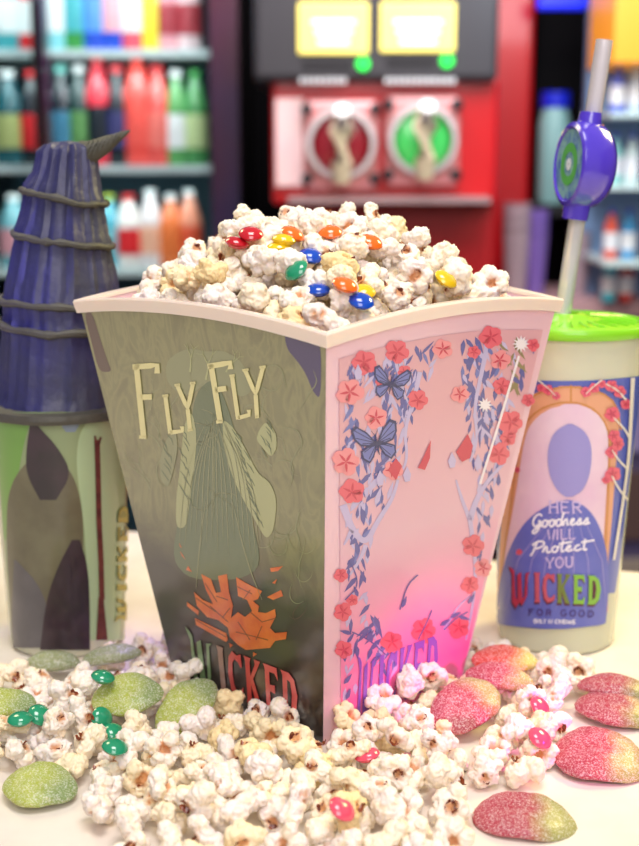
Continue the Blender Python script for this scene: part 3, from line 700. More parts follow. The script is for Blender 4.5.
# ------------------------------------------------------------------ popcorn kernels
def popmat():
    m = mat('popcorn_white', (248, 240, 222), .55, sss=.12); nt = m.node_tree; b = nt.nodes['Principled BSDF']
    b.inputs['Subsurface Scale'].default_value = .003
    at_ = nt.nodes.new('ShaderNodeAttribute'); at_.attribute_name = 'husk'
    oi = nt.nodes.new('ShaderNodeObjectInfo')
    cr = nt.nodes.new('ShaderNodeValToRGB'); e = cr.color_ramp.elements
    e[0].position = 0; e[0].color = lin((248, 238, 224))+(1,); e[1].position = 1; e[1].color = lin((244, 218, 164))+(1,)
    for p, c in ((.35, (246, 234, 230)), (.7, (250, 238, 222)), (.93, (246, 228, 192))):
        x = e.new(p); x.color = lin(c)+(1,)
    nt.links.new(oi.outputs['Random'], cr.inputs[0])
    tc = nt.nodes.new('ShaderNodeTexCoord'); n = nt.nodes.new('ShaderNodeTexNoise'); n.inputs['Scale'].default_value = 220
    nt.links.new(tc.outputs['Object'], n.inputs['Vector'])
    mr = nt.nodes.new('ShaderNodeMapRange'); mr.inputs[1].default_value = .45; mr.inputs[2].default_value = .75; mr.inputs[4].default_value = .55
    nt.links.new(n.outputs['Fac'], mr.inputs[0])
    m0 = nt.nodes.new('ShaderNodeMix'); m0.data_type = 'RGBA'; nt.links.new(mr.outputs[0], m0.inputs['Factor']); nt.links.new(cr.outputs[0], m0.inputs['A']); m0.inputs['B'].default_value = lin((250, 226, 172))+(1,)
    m1 = nt.nodes.new('ShaderNodeMix'); m1.data_type = 'RGBA'; nt.links.new(at_.outputs['Fac'], m1.inputs['Factor']); nt.links.new(m0.outputs['Result'], m1.inputs['A']); m1.inputs['B'].default_value = lin((206, 132, 62))+(1,)
    nt.links.new(m1.outputs['Result'], b.inputs['Base Color'])
    return m
PMAT = popmat()
HUSK = mat('husk_brown', (98, 36, 18), .3, coat=.5, var=((150, 72, 30), 300))
PR = .0094
def make_pop(seed):
    R = random.Random(seed); bm = bmesh.new(); kind = seed % 3
    def ball(c, r, sub=2):
        M = Matrix.Translation(c) @ Matrix.Rotation(R.uniform(0, 6), 4, 'X') @ Matrix.Diagonal((r*R.uniform(.85, 1.15), r*R.uniform(.85, 1.15), r*R.uniform(.85, 1.1), 1))
        bmesh.ops.create_icosphere(bm, subdivisions=sub, radius=1, matrix=M)
    hz = Vector((0, 0, 1))
    if kind == 0:      # curled ring round the husk
        n = 6; ball(Vector((0, 0, -.0024)), .0046)
        for k in range(n):
            if k == 0 and R.random() < .6: continue
            a = 2*PI*k/n+R.uniform(-.2, .2); c = Vector((math.cos(a)*.0050, math.sin(a)*.0045, R.uniform(-.0012, .0016)))
            ball(c, R.uniform(.0029, .0040))
            for q in range(2):
                d = Vector((math.cos(a)+R.uniform(-.7, .7), math.sin(a)+R.uniform(-.7, .7), R.uniform(-.9, .3))).normalized(); ball(c+d*.0020, R.uniform(.0019, .0026))
        hc = Vector((0, 0, .0012)); hr = .0030
    elif kind == 1:    # butterfly: a few big lobes of unlike size
        n = R.choice([2, 3, 3]); ball(Vector((0, 0, 0)), .0046)
        for k in range(n):
            a = 2*PI*k/n+R.uniform(-.5, .5); c = Vector((math.cos(a)*.0046, math.sin(a)*.0046, R.uniform(-.003, .002)))
            ball(c, R.uniform(.0034, .0050))
            for q in range(4):
                d = Vector((math.cos(a)+R.gauss(0, .9), math.sin(a)+R.gauss(0, .9), R.gauss(0, .9))).normalized(); ball(c+d*.0030, R.uniform(.0018, .0030))
        aa = R.uniform(0, 6.28); hc = Vector((math.cos(aa)*.0035, math.sin(aa)*.0035, .0034)); hr = .0023
    else:              # round crumpled blossom
        ball(Vector((0, 0, 0)), .0058)
        for q in range(13):
            z = 1-2*(q+.5)/13
            if z > .75: continue
            a = q*2.4+R.uniform(-.4, .4); s_ = math.sqrt(1-z*z); ball(Vector((s_*math.cos(a), s_*math.sin(a), z*.9))*R.uniform(.0042, .0058), R.uniform(.0022, .0038))
        aa = R.uniform(0, 6.28); hc = Vector((math.cos(aa)*.002, math.sin(aa)*.002, .0048)); hr = .0022
    me = bpy.data.meshes.new('tmp'); bm.to_mesh(me); bm.free()
    ob = bpy.data.objects.new('tmp', me); COL.objects.link(ob)
    md = ob.modifiers.new('r', 'REMESH'); md.mode = 'VOXEL'; md.voxel_size = .00062; md.use_smooth_shade = True
    sm = ob.modifiers.new('s', 'SMOOTH'); sm.iterations = 2; sm.factor = .5
    dg = bpy.context.evaluated_depsgraph_get()
    me2 = bpy.data.meshes.new_from_object(ob.evaluated_get(dg)); bpy.data.objects.remove(ob); bpy.data.meshes.remove(me)
    me2.name = 'popcorn'
    off = Vector((seed*3.1, seed*1.7, 0)); at_ = me2.attributes.new('husk', 'FLOAT', 'POINT'); vals = []
    nn = [v.normal.copy() for v in me2.vertices]
    for v, no in zip(me2.vertices, nn):
        p = v.co*420+off; rdg = 1-abs(noise.noise(p))*2.4
        v.co += no*(.0008*rdg-.0003)+no*.0004*(1-abs(noise.noise(v.co*850+off))*2.2)
        d = (v.co-hc).length
        v.co.z -= .0022*math.exp(-(d/(hr*1.05))**2)
        vals.append(max(0, min(1, 1.0-(d+.0012*noise.noise(v.co*500+off)-hr*.75)/.0018))*.85)
    at_.data.foreach_set('value', vals)
    me2.materials.clear(); me2.materials.append(PMAT)
    me2.polygons.foreach_set('use_smooth', [True]*len(me2.polygons)); me2.update()
    # husk: two curved brown flakes in the hollow
    hb_ = MB(); 
    for sg, fl in ((-1, R.uniform(.7, 1.25)), (1, R.uniform(.3, 1.0))):
        vs = []; nu, nv = 9, 6; tw = R.uniform(-.6, .6)
        for i in range(nu):
            for j in range(nv):
                a = tw-1.5*fl+3.0*fl*i/(nu-1); bq = .25+1.35*fl*j/(nv-1)*(1+.3*math.sin(i*1.9+seed))
                p = Vector((sg*math.sin(bq)*math.cos(a)*hr, math.sin(a)*hr*1.15*math.sin(bq+.3), math.cos(bq)*hr*.55*-1-.0002))+hc
                p += Vector((noise.noise(p*500+off), noise.noise(p*500-off), 1.2*noise.noise(p*450+off*2)))*.0011; vs.append(p)
        hb_.add(vs, [(i*nv+j, i*nv+j+1, (i+1)*nv+j+1, (i+1)*nv+j) for i in range(nu-1) for j in range(nv-1)])
    mh = bpy.data.meshes.new('husk'); mh.from_pydata(hb_.v, [], hb_.f); mh.materials.append(HUSK); mh.polygons.foreach_set('use_smooth', [True]*len(hb_.f)); mh.update()
    return me2, mh
POPS = [make_pop(s) for s in range(15)]

# --- pile building: spheres dropped one by one and rolled to rest
def in_bucket(x, y, z, mg):
    ca, sa = math.cos(-TH+PI/4), math.sin(-TH+PI/4); dx, dy = x-BX, y-BY
    u = dx*ca-dy*sa; v = dx*sa+dy*ca; h = (BB+(BA-BB)*min(z, BH+.05)/BH)/2
    return max(abs(u), abs(v)) < h+mg
def poly_sd(pts):
    P = np.array(pts)
    def f(x, y):
        ins = False; dmin = 9; n = len(P)
        for i in range(n):
            a = P[i]; b = P[(i+1) % n]
            if (a[1] > y) != (b[1] > y) and x < (b[0]-a[0])*(y-a[1])/(b[1]-a[1])+a[0]: ins = not ins
            d = b-a; t = max(0, min(1, ((x-a[0])*d[0]+(y-a[1])*d[1])/(d@d))); dmin = min(dmin, math.hypot(x-a[0]-t*d[0], y-a[1]-t*d[1]))
        return dmin if ins else -dmin
    return f
outline = [(-30,690),(45,684),(90,670),(165,655),(250,630),(400,630),(470,655),(545,672),(600,688),(592,706),(575,720),(592,752),(560,782),(520,790),(470,806),(455,870),(300,900),(130,872),(105,835),(62,812),(20,782),(-30,780)]
OUT = [tuple(ground(x, y, 0)[:2]) for x, y in outline]
sd = poly_sd(OUT)
def deposit(n_try, sample, support, ok, r_rng, seed, S=None):
    R = random.Random(seed); S = S or []; arr = np.zeros((4000, 4)); n = 0
    for s in S: arr[n] = s; n += 1
    def rest(x, y, r):
        z = support(x, y)+r
        if n:
            A = arr[:n]; d2 = (A[:, 0]-x)**2+(A[:, 1]-y)**2; rr = (A[:, 3]+r)**2; k = d2 < rr
            if k.any(): z = max(z, (A[k, 2]+np.sqrt(rr[k]-d2[k])).max())
        return z
    for t in range(n_try):
        x, y = sample(R); r = R.uniform(*r_rng)
        if not ok(x, y, .02, r): continue
        z = rest(x, y, r); st = .004
        for it in range(22):
            a = R.uniform(0, 2*PI); best = None
            for q in range(4):
                x2, y2 = x+st*math.cos(a+q*PI/2), y+st*math.sin(a+q*PI/2)
                if not ok(x2, y2, z, r): continue
                z2 = rest(x2, y2, r)
                if z2 < z-1e-5 and (best is None or z2 < best[2]): best = (x2, y2, z2)
            if best: x, y, z = best
            else: st *= .7
        if not ok(x, y, z, r, True): continue
        arr[n] = (x, y, z, r); n += 1
        if n >= 3990: break
    return arr[:n].copy()
def cupd(C, x, y): return math.hypot(x-C.c.x, y-C.c.y)
def ok_counter(x, y, z, r, final=False):
    if in_bucket(x, y, z, r*.85): return False
    if cupd(RC, x, y) < RC.r0+r or cupd(LC, x, y) < LC.r0+r: return False
    s = sd(x, y)
    if s < 0: return False
    if final:
        db = math.hypot(x-BX, y-(BY-.09)); hmax = min(.025, .012+s*.30)
        if db < .10: hmax = min(hmax, .021)
        if -.12 < x < -.0 and .60 < y < .72: hmax = min(hmax, .019)
        if y > .72: hmax = min(hmax, .024)
        if z+r*.0 > hmax: return False
    return True
xs = [p[0] for p in OUT]; ys = [p[1] for p in OUT]
CP = deposit(3300, lambda R: (R.uniform(min(xs), max(xs)), R.uniform(max(.5, min(ys)), min(.86, max(ys)))), lambda x, y: 0.0, ok_counter, (.0080, .0094), 4)
def mound(x, y):
    # how high the heap stands over the rim
    ca, sa = math.cos(-TH+PI/4), math.sin(-TH+PI/4); dx, dy = x-BX, y-BY; u = dx*ca-dy*sa; v = dx*sa+dy*ca
    e = max(abs(u), abs(v))/(BA/2); rd = math.hypot(dx, dy+.008)/.128; hh = BH-.001+.058*(1-min(1.1, .35*e+.65*rd)**1.6)
    wob = .006*noise.noise(Vector((x*38, y*38, 4)))
    return hh+wob
def ok_bucket(x, y, z, r, final=False):
    z = max(z, BH-.03)
    if not in_bucket(x, y, min(z, BH), -r*1.36-.0018): return False
    return z+r*.6 < mound(x, y) if final else True
BP = deposit(2600, lambda R: (BX+R.uniform(-.13, .13), BY+R.uniform(-.13, .13)), lambda x, y: BH-.032, ok_bucket, (.0080, .0096), 9)
# --- sweets lie where the line of sight meets the pile
def hit(px, py, arr, base=0.0, r=0.004):
    d = ray(px, py).normalized(); A = arr[:, :3]-np.array(ORI); dd = np.array(d)
    b = A@dd; c = (A*A).sum(1)-(arr[:, 3]*.95+r)**2; D = b*b-c; k = D > 0
    t = (b[k]-np.sqrt(D[k])).min() if k.any() else 9
    tg = (base+r-CH)/d.z
    return ORI+d*min(t, tg)
CANDY = {'green': mat('candy_green', (36, 150, 108), .15, coat=.8), 'red': mat('candy_red', (196, 26, 40), .15, coat=.8), 'blue': mat('candy_blue', (18, 74, 190), .15, coat=.8), 'yellow': mat('candy_yellow', (240, 200, 30), .15, coat=.8),
         'orange': mat('candy_orange', (236, 112, 32), .15, coat=.8), 'pink': mat('candy_pink', (236, 84, 110), .15, coat=.8)}
m = MB(); m.lathe([(.0001, .0034), (.002, .0033), (.004, .0026), (.0056, .0013), (.0062, 0), (.0056, -.0013), (.004, -.0026), (.002, -.0033), (.0001, -.0034)], n=24)
cand_me = {}
def candy(px, py, col, label, arr, tilt=(.3, 0, 0), s=1.0, grp=None):
    p = hit(px, py, arr, 0, .0012)
    if col not in cand_me:
        mm = MB(); mm.v = m.v; mm.f = m.f; mm.m = m.m; o = mm.build('chocolate_candy', CANDY[col]); cand_me[col] = o.data
    else:
        o = bpy.data.objects.new('chocolate_candy', cand_me[col]); COL.objects.link(o)
    o.location = p; o.rotation_euler = (tilt[0]*.8-.32, tilt[1]*1.1, tilt[2]); o.scale = (s*1.08, s*1.08, s*.98); tag(o, label, 'candy', grp)
    EXTRA.append((p.x, p.y, p.z, .0030))
EXTRA = []
GB = 'candies in the bucket'; GC = 'candies on the counter'
for px, py, col, lb, tl, A in (
  (237,243,'red','red candy on the left slope of the bucket popcorn, lower of two',(.5,.2,0),BP), (251,234,'red','red candy near the top left of the bucket popcorn, beside popcorn curls',(.9,0,.2),BP),
  (279,248,'yellow','yellow candy in the bucket, lower of the stacked pair',(.35,0,0),BP), (284,240,'yellow','yellow candy in the bucket, upper of the stacked pair',(.4,.1,0),BP),
  (293,234,'orange','orange candy in the bucket just right of the yellow pair',(.7,.4,0),BP), (311,256,'blue','blue candy near the centre of the bucket popcorn, upper blue one',(.9,.2,0),BP),
  (296,270,'green','green candy half hidden in the bucket popcorn',(1.0,-.6,0),BP), (318,290,'blue','blue candy at the front edge of the bucket popcorn',(.6,0,0),BP),
  (371,242,'orange','orange candy on the right slope of the bucket popcorn',(.8,.3,0),BP), (345,285,'orange','orange candy low in the bucket popcorn near the front rim',(.7,.3,0),BP),
  (363,292,'yellow','yellow candy beside the front rim of the bucket',(.9,0,0),BP), (446,279,'yellow','yellow candy at the right end of the bucket popcorn',(.9,.5,0),BP),
  (330,232,'orange','orange candy at the very top of the bucket mound',(.8,0,0),BP), (361,301,'blue','blue candy pressed against the front rim of the bucket',(.9,.2,0),BP),
  (103,677,'green','green candy beside the pale green gummies behind the heap',(.4,.2,0),CP), (20,719,'green','green candy at the far left of the counter heap',(.5,0,0),CP),
  (40,715,'green','green candy right of the one at the far left',(.9,.5,0),CP), (102,719,'green','green candy standing on edge in front of a green gummy, top of three',(1.2,.9,0),CP),
  (115,733,'green','green candy in the counter heap, middle of three',(.7,.5,0),CP), (115,747,'green','green candy in the counter heap, lowest of three',(.5,.2,0),CP),
  (367,755,'pink','pink candy lying in front of the bucket corner',(.35,-.2,0),CP), (342,809,'pink','pink candy sunk in the popcorn near the bottom',(.7,.5,0),CP),
  (540,707,'pink','pink candy tucked between gummies right of the bucket',(.9,.6,0),CP), (540,738,'pink','pink candy above the frontmost pink gummy',(.9,.4,0),CP)):
    candy(px, py, col, lb, A, tl, 1.0)
# gummies
def gummymat(name, c1, c2, pos=.62):
    m = mat(name, c1, .38, sss=.35); nt = m.node_tree; b = nt.nodes['Principled BSDF']; b.inputs['Subsurface Scale'].default_value = .006
    tc = nt.nodes.new('ShaderNodeTexCoord'); sx = nt.nodes.new('ShaderNodeSeparateXYZ'); nt.links.new(tc.outputs['Object'], sx.inputs[0])
    n1 = nt.nodes.new('ShaderNodeTexNoise'); n1.inputs['Scale'].default_value = 70; nt.links.new(tc.outputs['Object'], n1.inputs['Vector'])
    ad = nt.nodes.new('ShaderNodeMath'); ad.operation = 'MULTIPLY_ADD'; nt.links.new(n1.outputs['Fac'], ad.inputs[0]); ad.inputs[1].default_value = .012; nt.links.new(sx.outputs['X'], ad.inputs[2])
    mr = nt.nodes.new('ShaderNodeMapRange'); mr.inputs[1].default_value = .008; mr.inputs[2].default_value = .019; nt.links.new(ad.outputs[0], mr.inputs[0])
    mx = nt.nodes.new('ShaderNodeMix'); mx.data_type = 'RGBA'; mx.inputs['A'].default_value = lin(c1)+(1,); mx.inputs['B'].default_value = lin(c2)+(1,); nt.links.new(mr.outputs[0], mx.inputs['Factor'])
    vo = nt.nodes.new('ShaderNodeTexVoronoi'); vo.inputs['Scale'].default_value = 1900; nt.links.new(tc.outputs['Object'], vo.inputs['Vector'])
    sp = nt.nodes.new('ShaderNodeSeparateColor'); nt.links.new(vo.outputs['Color'], sp.inputs[0])
    g = nt.nodes.new('ShaderNodeMapRange'); g.inputs[1].default_value = .45; g.inputs[2].default_value = 1.0; g.inputs[4].default_value = .5; nt.links.new(sp.outputs[0], g.inputs[0])
    m2 = nt.nodes.new('ShaderNodeMix'); m2.data_type = 'RGBA'; nt.links.new(g.outputs[0], m2.inputs['Factor']); nt.links.new(mx.outputs['Result'], m2.inputs['A']); m2.inputs['B'].default_value = (.95, .93, .9, 1)
    nt.links.new(m2.outputs['Result'], b.inputs['Base Color'])
    bp = nt.nodes.new('ShaderNodeBump'); bp.inputs['Strength'].default_value = .8; bp.inputs['Distance'].default_value = .0006; nt.links.new(sp.outputs[1], bp.inputs['Height']); nt.links.new(bp.outputs['Normal'], b.inputs['Normal'])
    return m
GP = gummymat('gummy_pink', (178, 64, 82), (164, 160, 90)); GG = gummymat('gummy_green', (176, 186, 78), (138, 158, 96)); GO = gummymat('gummy_coral', (204, 76, 54), (226, 190, 96)); GD = gummymat('gummy_olive', (150, 158, 110), (136, 146, 104))
def gummy(px, py, L, W, yaw, tilt, roll, mt, label, z=None, seed=0):
    R = random.Random(seed); p = hit(px, py, CP, 0, .004) if z is None else ground(px, py, z)
    nu, nv = 40, 28; vs = []; L /= 1000; W /= 1000
    for i in range(nu+1):
        u = i/nu; x = (u-.5)*L
        wv = W/2*(math.sin(PI*u)**.5)*(1+.05*math.sin(u*9+seed))*(1.06-.12*u)
        for j in range(nv):
            a = 2*PI*j/nv; y = wv*math.cos(a); tz = .0042*(math.sin(PI*u)**.5)+.0002
            zc = math.sin(a)*tz*(1-.28*math.exp(-(y/(W*.10))**2)*(math.sin(a) > 0)*math.sin(PI*u))
            zc += -.9*x*x/.06*.06*8+.0006*noise.noise(Vector((x*160, y*160, seed)))+.0005*math.sin(y*1100+x*120)*(math.sin(a) > 0)*math.sin(PI*u)
            vs.append((x, y, zc))
    fs = [(i*nv+j, i*nv+(j+1) % nv, (i+1)*nv+(j+1) % nv, (i+1)*nv+j) for i in range(nu) for j in range(nv)]
    mb = MB(); mb.allsmooth = 1; mb.add(vs, fs); o = mb.build('sour_gummy', mt)
    o.rotation_euler = (math.radians(roll), math.radians(tilt), math.radians(yaw)); 
    M = o.rotation_euler.to_matrix(); low = min((M @ Vector(v)).z for v in vs)
    if z is not None or p.z < .006: p = ground(px, py, -low*.75) if p.z < .006 else p
    o.location = p; tag(o, label, 'gummy sweet')
    for q in (-.36, -.18, 0, .18, .36):
        for s_ in (-.22, .22):
            c = p+M @ Vector((q*L, s_*W, 0)); EXTRA.append((c.x, c.y, c.z, .0062))
gummy(467,703,46,32,38,-16,24,GP,'rounded pink sugared gummy with pale green tip leaning on popcorn by the bucket',seed=1)
gummy(505,658,40,22,-8,0,20,GO,'coral and yellow sugared gummy at the back beside the tumbler',z=.018,seed=2)
gummy(500,676,40,20,-14,4,22,GP,'pink sugared gummy between the coral one and the bucket',z=.02,seed=3)
gummy(618,708,48,30,-18,6,14,GP,'pink sugared gummy at right edge, lower of the overlapping pair',z=.008,seed=4)
gummy(618,686,46,20,-14,4,10,GP,'pink sugared gummy at right edge, upper of the overlapping pair',z=.014,seed=5)
gummy(601,754,50,44,-14,4,12,GP,'large pink sugared gummy with green end at the right of the heap',z=.008,seed=6)
gummy(525,815,50,36,-10,2,8,GP,'pink gummy lying flat on the bare counter in front',z=.006,seed=7)
gummy(187,704,44,26,48,-24,22,GG,'pale green sugared gummy leaning against the dark side of the bucket',seed=8)
gummy(127,694,40,30,6,-6,24,GG,'pale green sugared gummy lying in the middle of the left heap',seed=9)
gummy(40,784,38,32,-10,4,12,GG,'yellow green gummy lying on the counter at the front left',z=.008,seed=10)
gummy(2,702,36,24,12,0,12,GG,'pale green gummy cut off by the left edge',seed=11)
gummy(52,661,34,17,4,0,18,GD,'dull green gummy at the foot of the hat lidded cup',z=.012,seed=12)
gummy(112,654,36,15,14,-4,20,GD,'dull olive gummy behind the heap beside the bucket',z=.016,seed=13)
# --- place the popcorn objects
EX = np.array(EXTRA); camp = np.array(ORI)
def keep(p):
    d = np.sqrt(((EX[:, :3]-p[:3])**2).sum(1))
    if (d < EX[:, 3]+p[3]*.62).any(): return False
    # nothing may lie on top of a sweet, as seen from just above it
    v = camp-EX[:, :3]; v = v/np.linalg.norm(v, axis=1)[:, None]; w_ = p[:3]-EX[:, :3]; t = (w_*v).sum(1)
    perp = np.linalg.norm(w_-v*t[:, None], axis=1)
    return not ((t > 0) & (t < .05) & (perp < p[3]*np.where(EX[:, 3] > .005, .8, .5))).any()
CK = [p for p in CP if keep(p)]; BK = [p for p in BP if keep(p)]
def frame_px(p):
    x, y, z = p[0], p[1], p[2]-CH; dep = y*CS-z*SN; up = y*SN+z*CS; return 319.5+F*x/dep, 423-F*up/dep, dep
def visible(p, arr):
    # share of points on its camera side not covered by another kernel or the bucket
    px, py, dep = frame_px(p)
    if not (-12 < px < 651 and -10 < py < 858): return 0
    cnt_ = 0
    for ox, oy in ((0, 0), (.6, 0), (-.6, 0), (0, .6), (0, -.6), (.45, .45), (-.45, .45), (.45, -.45), (-.45, -.45)):
        q = np.array([p[0]+ox*p[3], p[1], p[2]+oy*p[3]]); d = q-camp; L = np.linalg.norm(d); d /= L
        A = arr[:, :3]-camp; b = A@d; D = b*b-(A*A).sum(1)+(arr[:, 3]*.92)**2; k = (D > 0) & (b < L-p[3]*.5) & (b > 0)
        blocked = (k & (np.abs(b-L) > p[3]*.9)).any()
        if not blocked and p[2] < BH-.01:    # bucket hides what is behind it
            for s in np.linspace(0, L*.97, 24):
                w3 = camp+d*s
                if w3[2] < BH and in_bucket(w3[0], w3[1], w3[2], 0): blocked = True; break
        cnt_ += not blocked
    return cnt_
CKa, BKa = np.array(CK), np.array(BK)
cand = [(visible(p, CKa), 0, tuple(p)) for p in CK]+[(visible(p, BKa), 1, tuple(p)) for p in BK]
cand.sort(key=lambda q: -q[0]*q[2][3]/frame_px(q[2])[2])
ind = [q for q in cand[:300] if q[0] > 0]; rest_ = cand[len(ind):]
print('POPCORN', len(CK), len(BK), 'individual', len(ind), 'visible', sum(1 for q in cand if q[0] > 0))
R = random.Random(77)
def rot_for(p, vis):
    a = R.random()
    if a < .34:    # hollow turned towards the viewer side
        d = Vector((R.uniform(-.6, .6), -1, R.uniform(.0, 1.0))).normalized(); q = d.to_track_quat('Z', 'Y') @ Matrix.Rotation(R.uniform(0, 6.28), 4, 'Z').to_quaternion()
    else: q = Matrix.Rotation(R.uniform(0, 6.28), 4, Vector((R.gauss(0, 1), R.gauss(0, 1), R.gauss(0, 1))).normalized()).to_quaternion()
    return q.to_euler()
protos = []
def place_pop(p, where):
    k = R.randrange(len(POPS)); me, mh = POPS[k]
    o = bpy.data.objects.new('popcorn', me); h = bpy.data.objects.new('husk', mh)
    COL.objects.link(o); COL.objects.link(h); h.parent = o
    o.location = p[:3]; o.rotation_euler = rot_for(p, 1); s = p[3]/.0085*R.uniform(1.02, 1.2); o.scale = (s*R.uniform(.93, 1.1), s, s*R.uniform(.9, 1.05))
    return o
for vis, w_, p in ind:
    o = place_pop(p, w_)
    px, py, dep = frame_px(p)
    if w_ == 1:
        if px < 322: tag(o, 'white popped kernel in the left half of the mound filling the bucket', 'popcorn', 'popcorn mounded in the left half of the bucket')
        else: tag(o, 'white popped kernel in the right half of the mound filling the bucket', 'popcorn', 'popcorn mounded in the right half of the bucket')
    elif p[0] < -.07: tag(o, 'white popped kernel on the counter before the dark side and the hat lidded cup', 'popcorn', 'popcorn spilled at the left on the counter')
    elif p[0] < .055: tag(o, 'white popped kernel on the counter in front of the bucket corner', 'popcorn', 'popcorn spilled in front of the bucket corner')
    else: tag(o, 'white popped kernel on the counter right of the bucket corner', 'popcorn', 'popcorn spilled at the right on the counter')
# the remaining, mostly buried kernels as one mass
bmv, bmf, attr = [], [], []
lows = []
def lowmesh(me):
    ob = bpy.data.objects.new('t', me); COL.objects.link(ob); d = ob.modifiers.new('d', 'DECIMATE'); d.ratio = .3
    dg = bpy.context.evaluated_depsgraph_get(); r_ = bpy.data.meshes.new_from_object(ob.evaluated_get(dg)); bpy.data.objects.remove(ob)
    co = np.zeros(len(r_.vertices)*3); r_.vertices.foreach_get('co', co); fs = [tuple(p.vertices) for p in r_.polygons]
    hs = np.zeros(len(r_.vertices)); 
    if 'husk' in r_.attributes: r_.attributes['husk'].data.foreach_get('value', hs)
    bpy.data.meshes.remove(r_); return co.reshape(-1, 3), fs, hs
LOW = [lowmesh(me) for me, _ in POPS]
for vis, w_, p in rest_:
    co, fs, hs = LOW[R.randrange(len(LOW))]; M = np.array(rot_for(p, 0).to_matrix()); s = p[3]/.0085*1.06
    n0 = len(bmv); bmv += [tuple(v) for v in (co@M.T*s+np.array(p[:3]))]; bmf += [tuple(n0+i for i in f) for f in fs]; attr += list(hs)
if bmv:
    me = bpy.data.meshes.new('popcorn_heap'); me.from_pydata(bmv, [], bmf); a_ = me.attributes.new('husk', 'FLOAT', 'POINT'); a_.data.foreach_set('value', attr)
    me.materials.append(PMAT); me.polygons.foreach_set('use_smooth', [True]*len(bmf)); me.update()
    o = bpy.data.objects.new('popcorn_heap', me); COL.objects.link(o); tag(o, 'buried popcorn lying beneath the top kernels of both heaps', 'popcorn', kind='stuff')

# ------------------------------------------------------------------ background: drinks fridge
FY = 2.6
def box_px(mb, x0, y0, x1, y1, Y, dep, mi=0):
    a = at(x0, y1, Y); b = at(x1, y0, Y); mb.box((a.x, Y, a.z), (b.x, Y+dep, b.z), mi)
FL = -.95
fr = empty('drinks_fridge', (at(100, 0, FY).x, FY+.25, FL), 'tall lit drinks fridge with two glass doors behind the hat lidded cup', 'fridge')
fx0, fx1 = at(-75, 0, FY).x, at(238, 0, FY).x; zt = at(0, -90, FY).z
FRB = mat('fridge_black', (14, 12, 16), .35); FRI = mat('fridge_inside', (58, 96, 112), .5); FRM = mat('fridge_frame', (86, 12, 36), .3, coat=.4, var=((40, 20, 90), 2))
m = MB(); m.box((fx0, FY+.55, FL), (fx1, FY+.6, zt)); m.box((fx0, FY+.03, FL), (fx0+.03, FY+.55, zt)); m.box((fx1-.04, FY+.03, FL), (fx1, FY+.55, zt)); m.box((fx0, FY+.03, zt-.05), (fx1, FY+.55, zt)); m.box((fx0, FY+.03, FL), (fx1, FY+.55, FL+.2))
m.build('cabinet', FRB, fr, smooth=False)
m = MB(); m.box((fx0+.03, FY+.54, FL+.2), (fx1-.04, FY+.549, zt-.05)); m.build('back_panel', FRI, fr, smooth=False)
SHF = mat('shelf_white', (214, 236, 236), .3)
shelf_z = [at(0, 47, FY).z, at(0, 166, FY).z, at(0, 272, FY+.0).z]
for z in shelf_z+[shelf_z[0]+.26, shelf_z[2]-.22]:
    m = MB(); m.box((fx0+.032, FY+.06, z-.014), (fx1-.042, FY+.5, z)); m.build('shelf', SHF, fr, smooth=False)
for (a, b) in ((-75, 38), (38, 238)):
    xa, xb = at(a, 0, FY).x, at(b, 0, FY).x
    m = MB(); t = .025; tl = .012 if a == 38 else .02; tr = .055 if a == 38 else .012
    m.box((xa+.001, FY-.02, FL+.12), (xa+tl, FY+.03, zt)); m.box((xb-tr, FY-.02, FL+.12), (xb-.001, FY+.03, zt)); m.box((xa+tl, FY-.02, zt-.05), (xb-tr, FY+.03, zt)); m.box((xa+tl, FY-.02, FL+.12), (xb-tr, FY+.03, FL+.2))
    d = m.build('fridge_door', FRM if a == 38 else FRB, fr, smooth=False)
    m = MB(); m.box((xa+tl+.001, FY-.004, FL+.201), (xb-tr-.001, FY+.002, zt-.051)); m.build('door_glass', mat('door_glass', (235, 245, 248), .03, trans=1, ior=1.05, alpha=.25), d, smooth=False)
    m = MB(); hx = xb-.035 if a < 0 else xa+.0; m.tube([(xa+tl/2, FY-.05, shelf_z[2]-.1), (xa+tl/2, FY-.05, shelf_z[0]+.1)], .006, 8); m.build('door_handle', FRB, d)
for x in (at(-20, 0, FY).x, at(118, 0, FY).x):
    lamp('fridge_light', 'AREA', (x, FY+.05, zt-.08), (x, FY+.25, 0), 1.15, (.8, 1, 1), .35)
for z in shelf_z[:2]:
    o = lamp('fridge_shelf_light', 'AREA', (at(85, 0, FY).x, FY+.05, z-.02), (at(85, 0, FY).x, FY+.2, z-.3), .5, (.8, 1, 1), .5, size_y=.03)
BC = {}
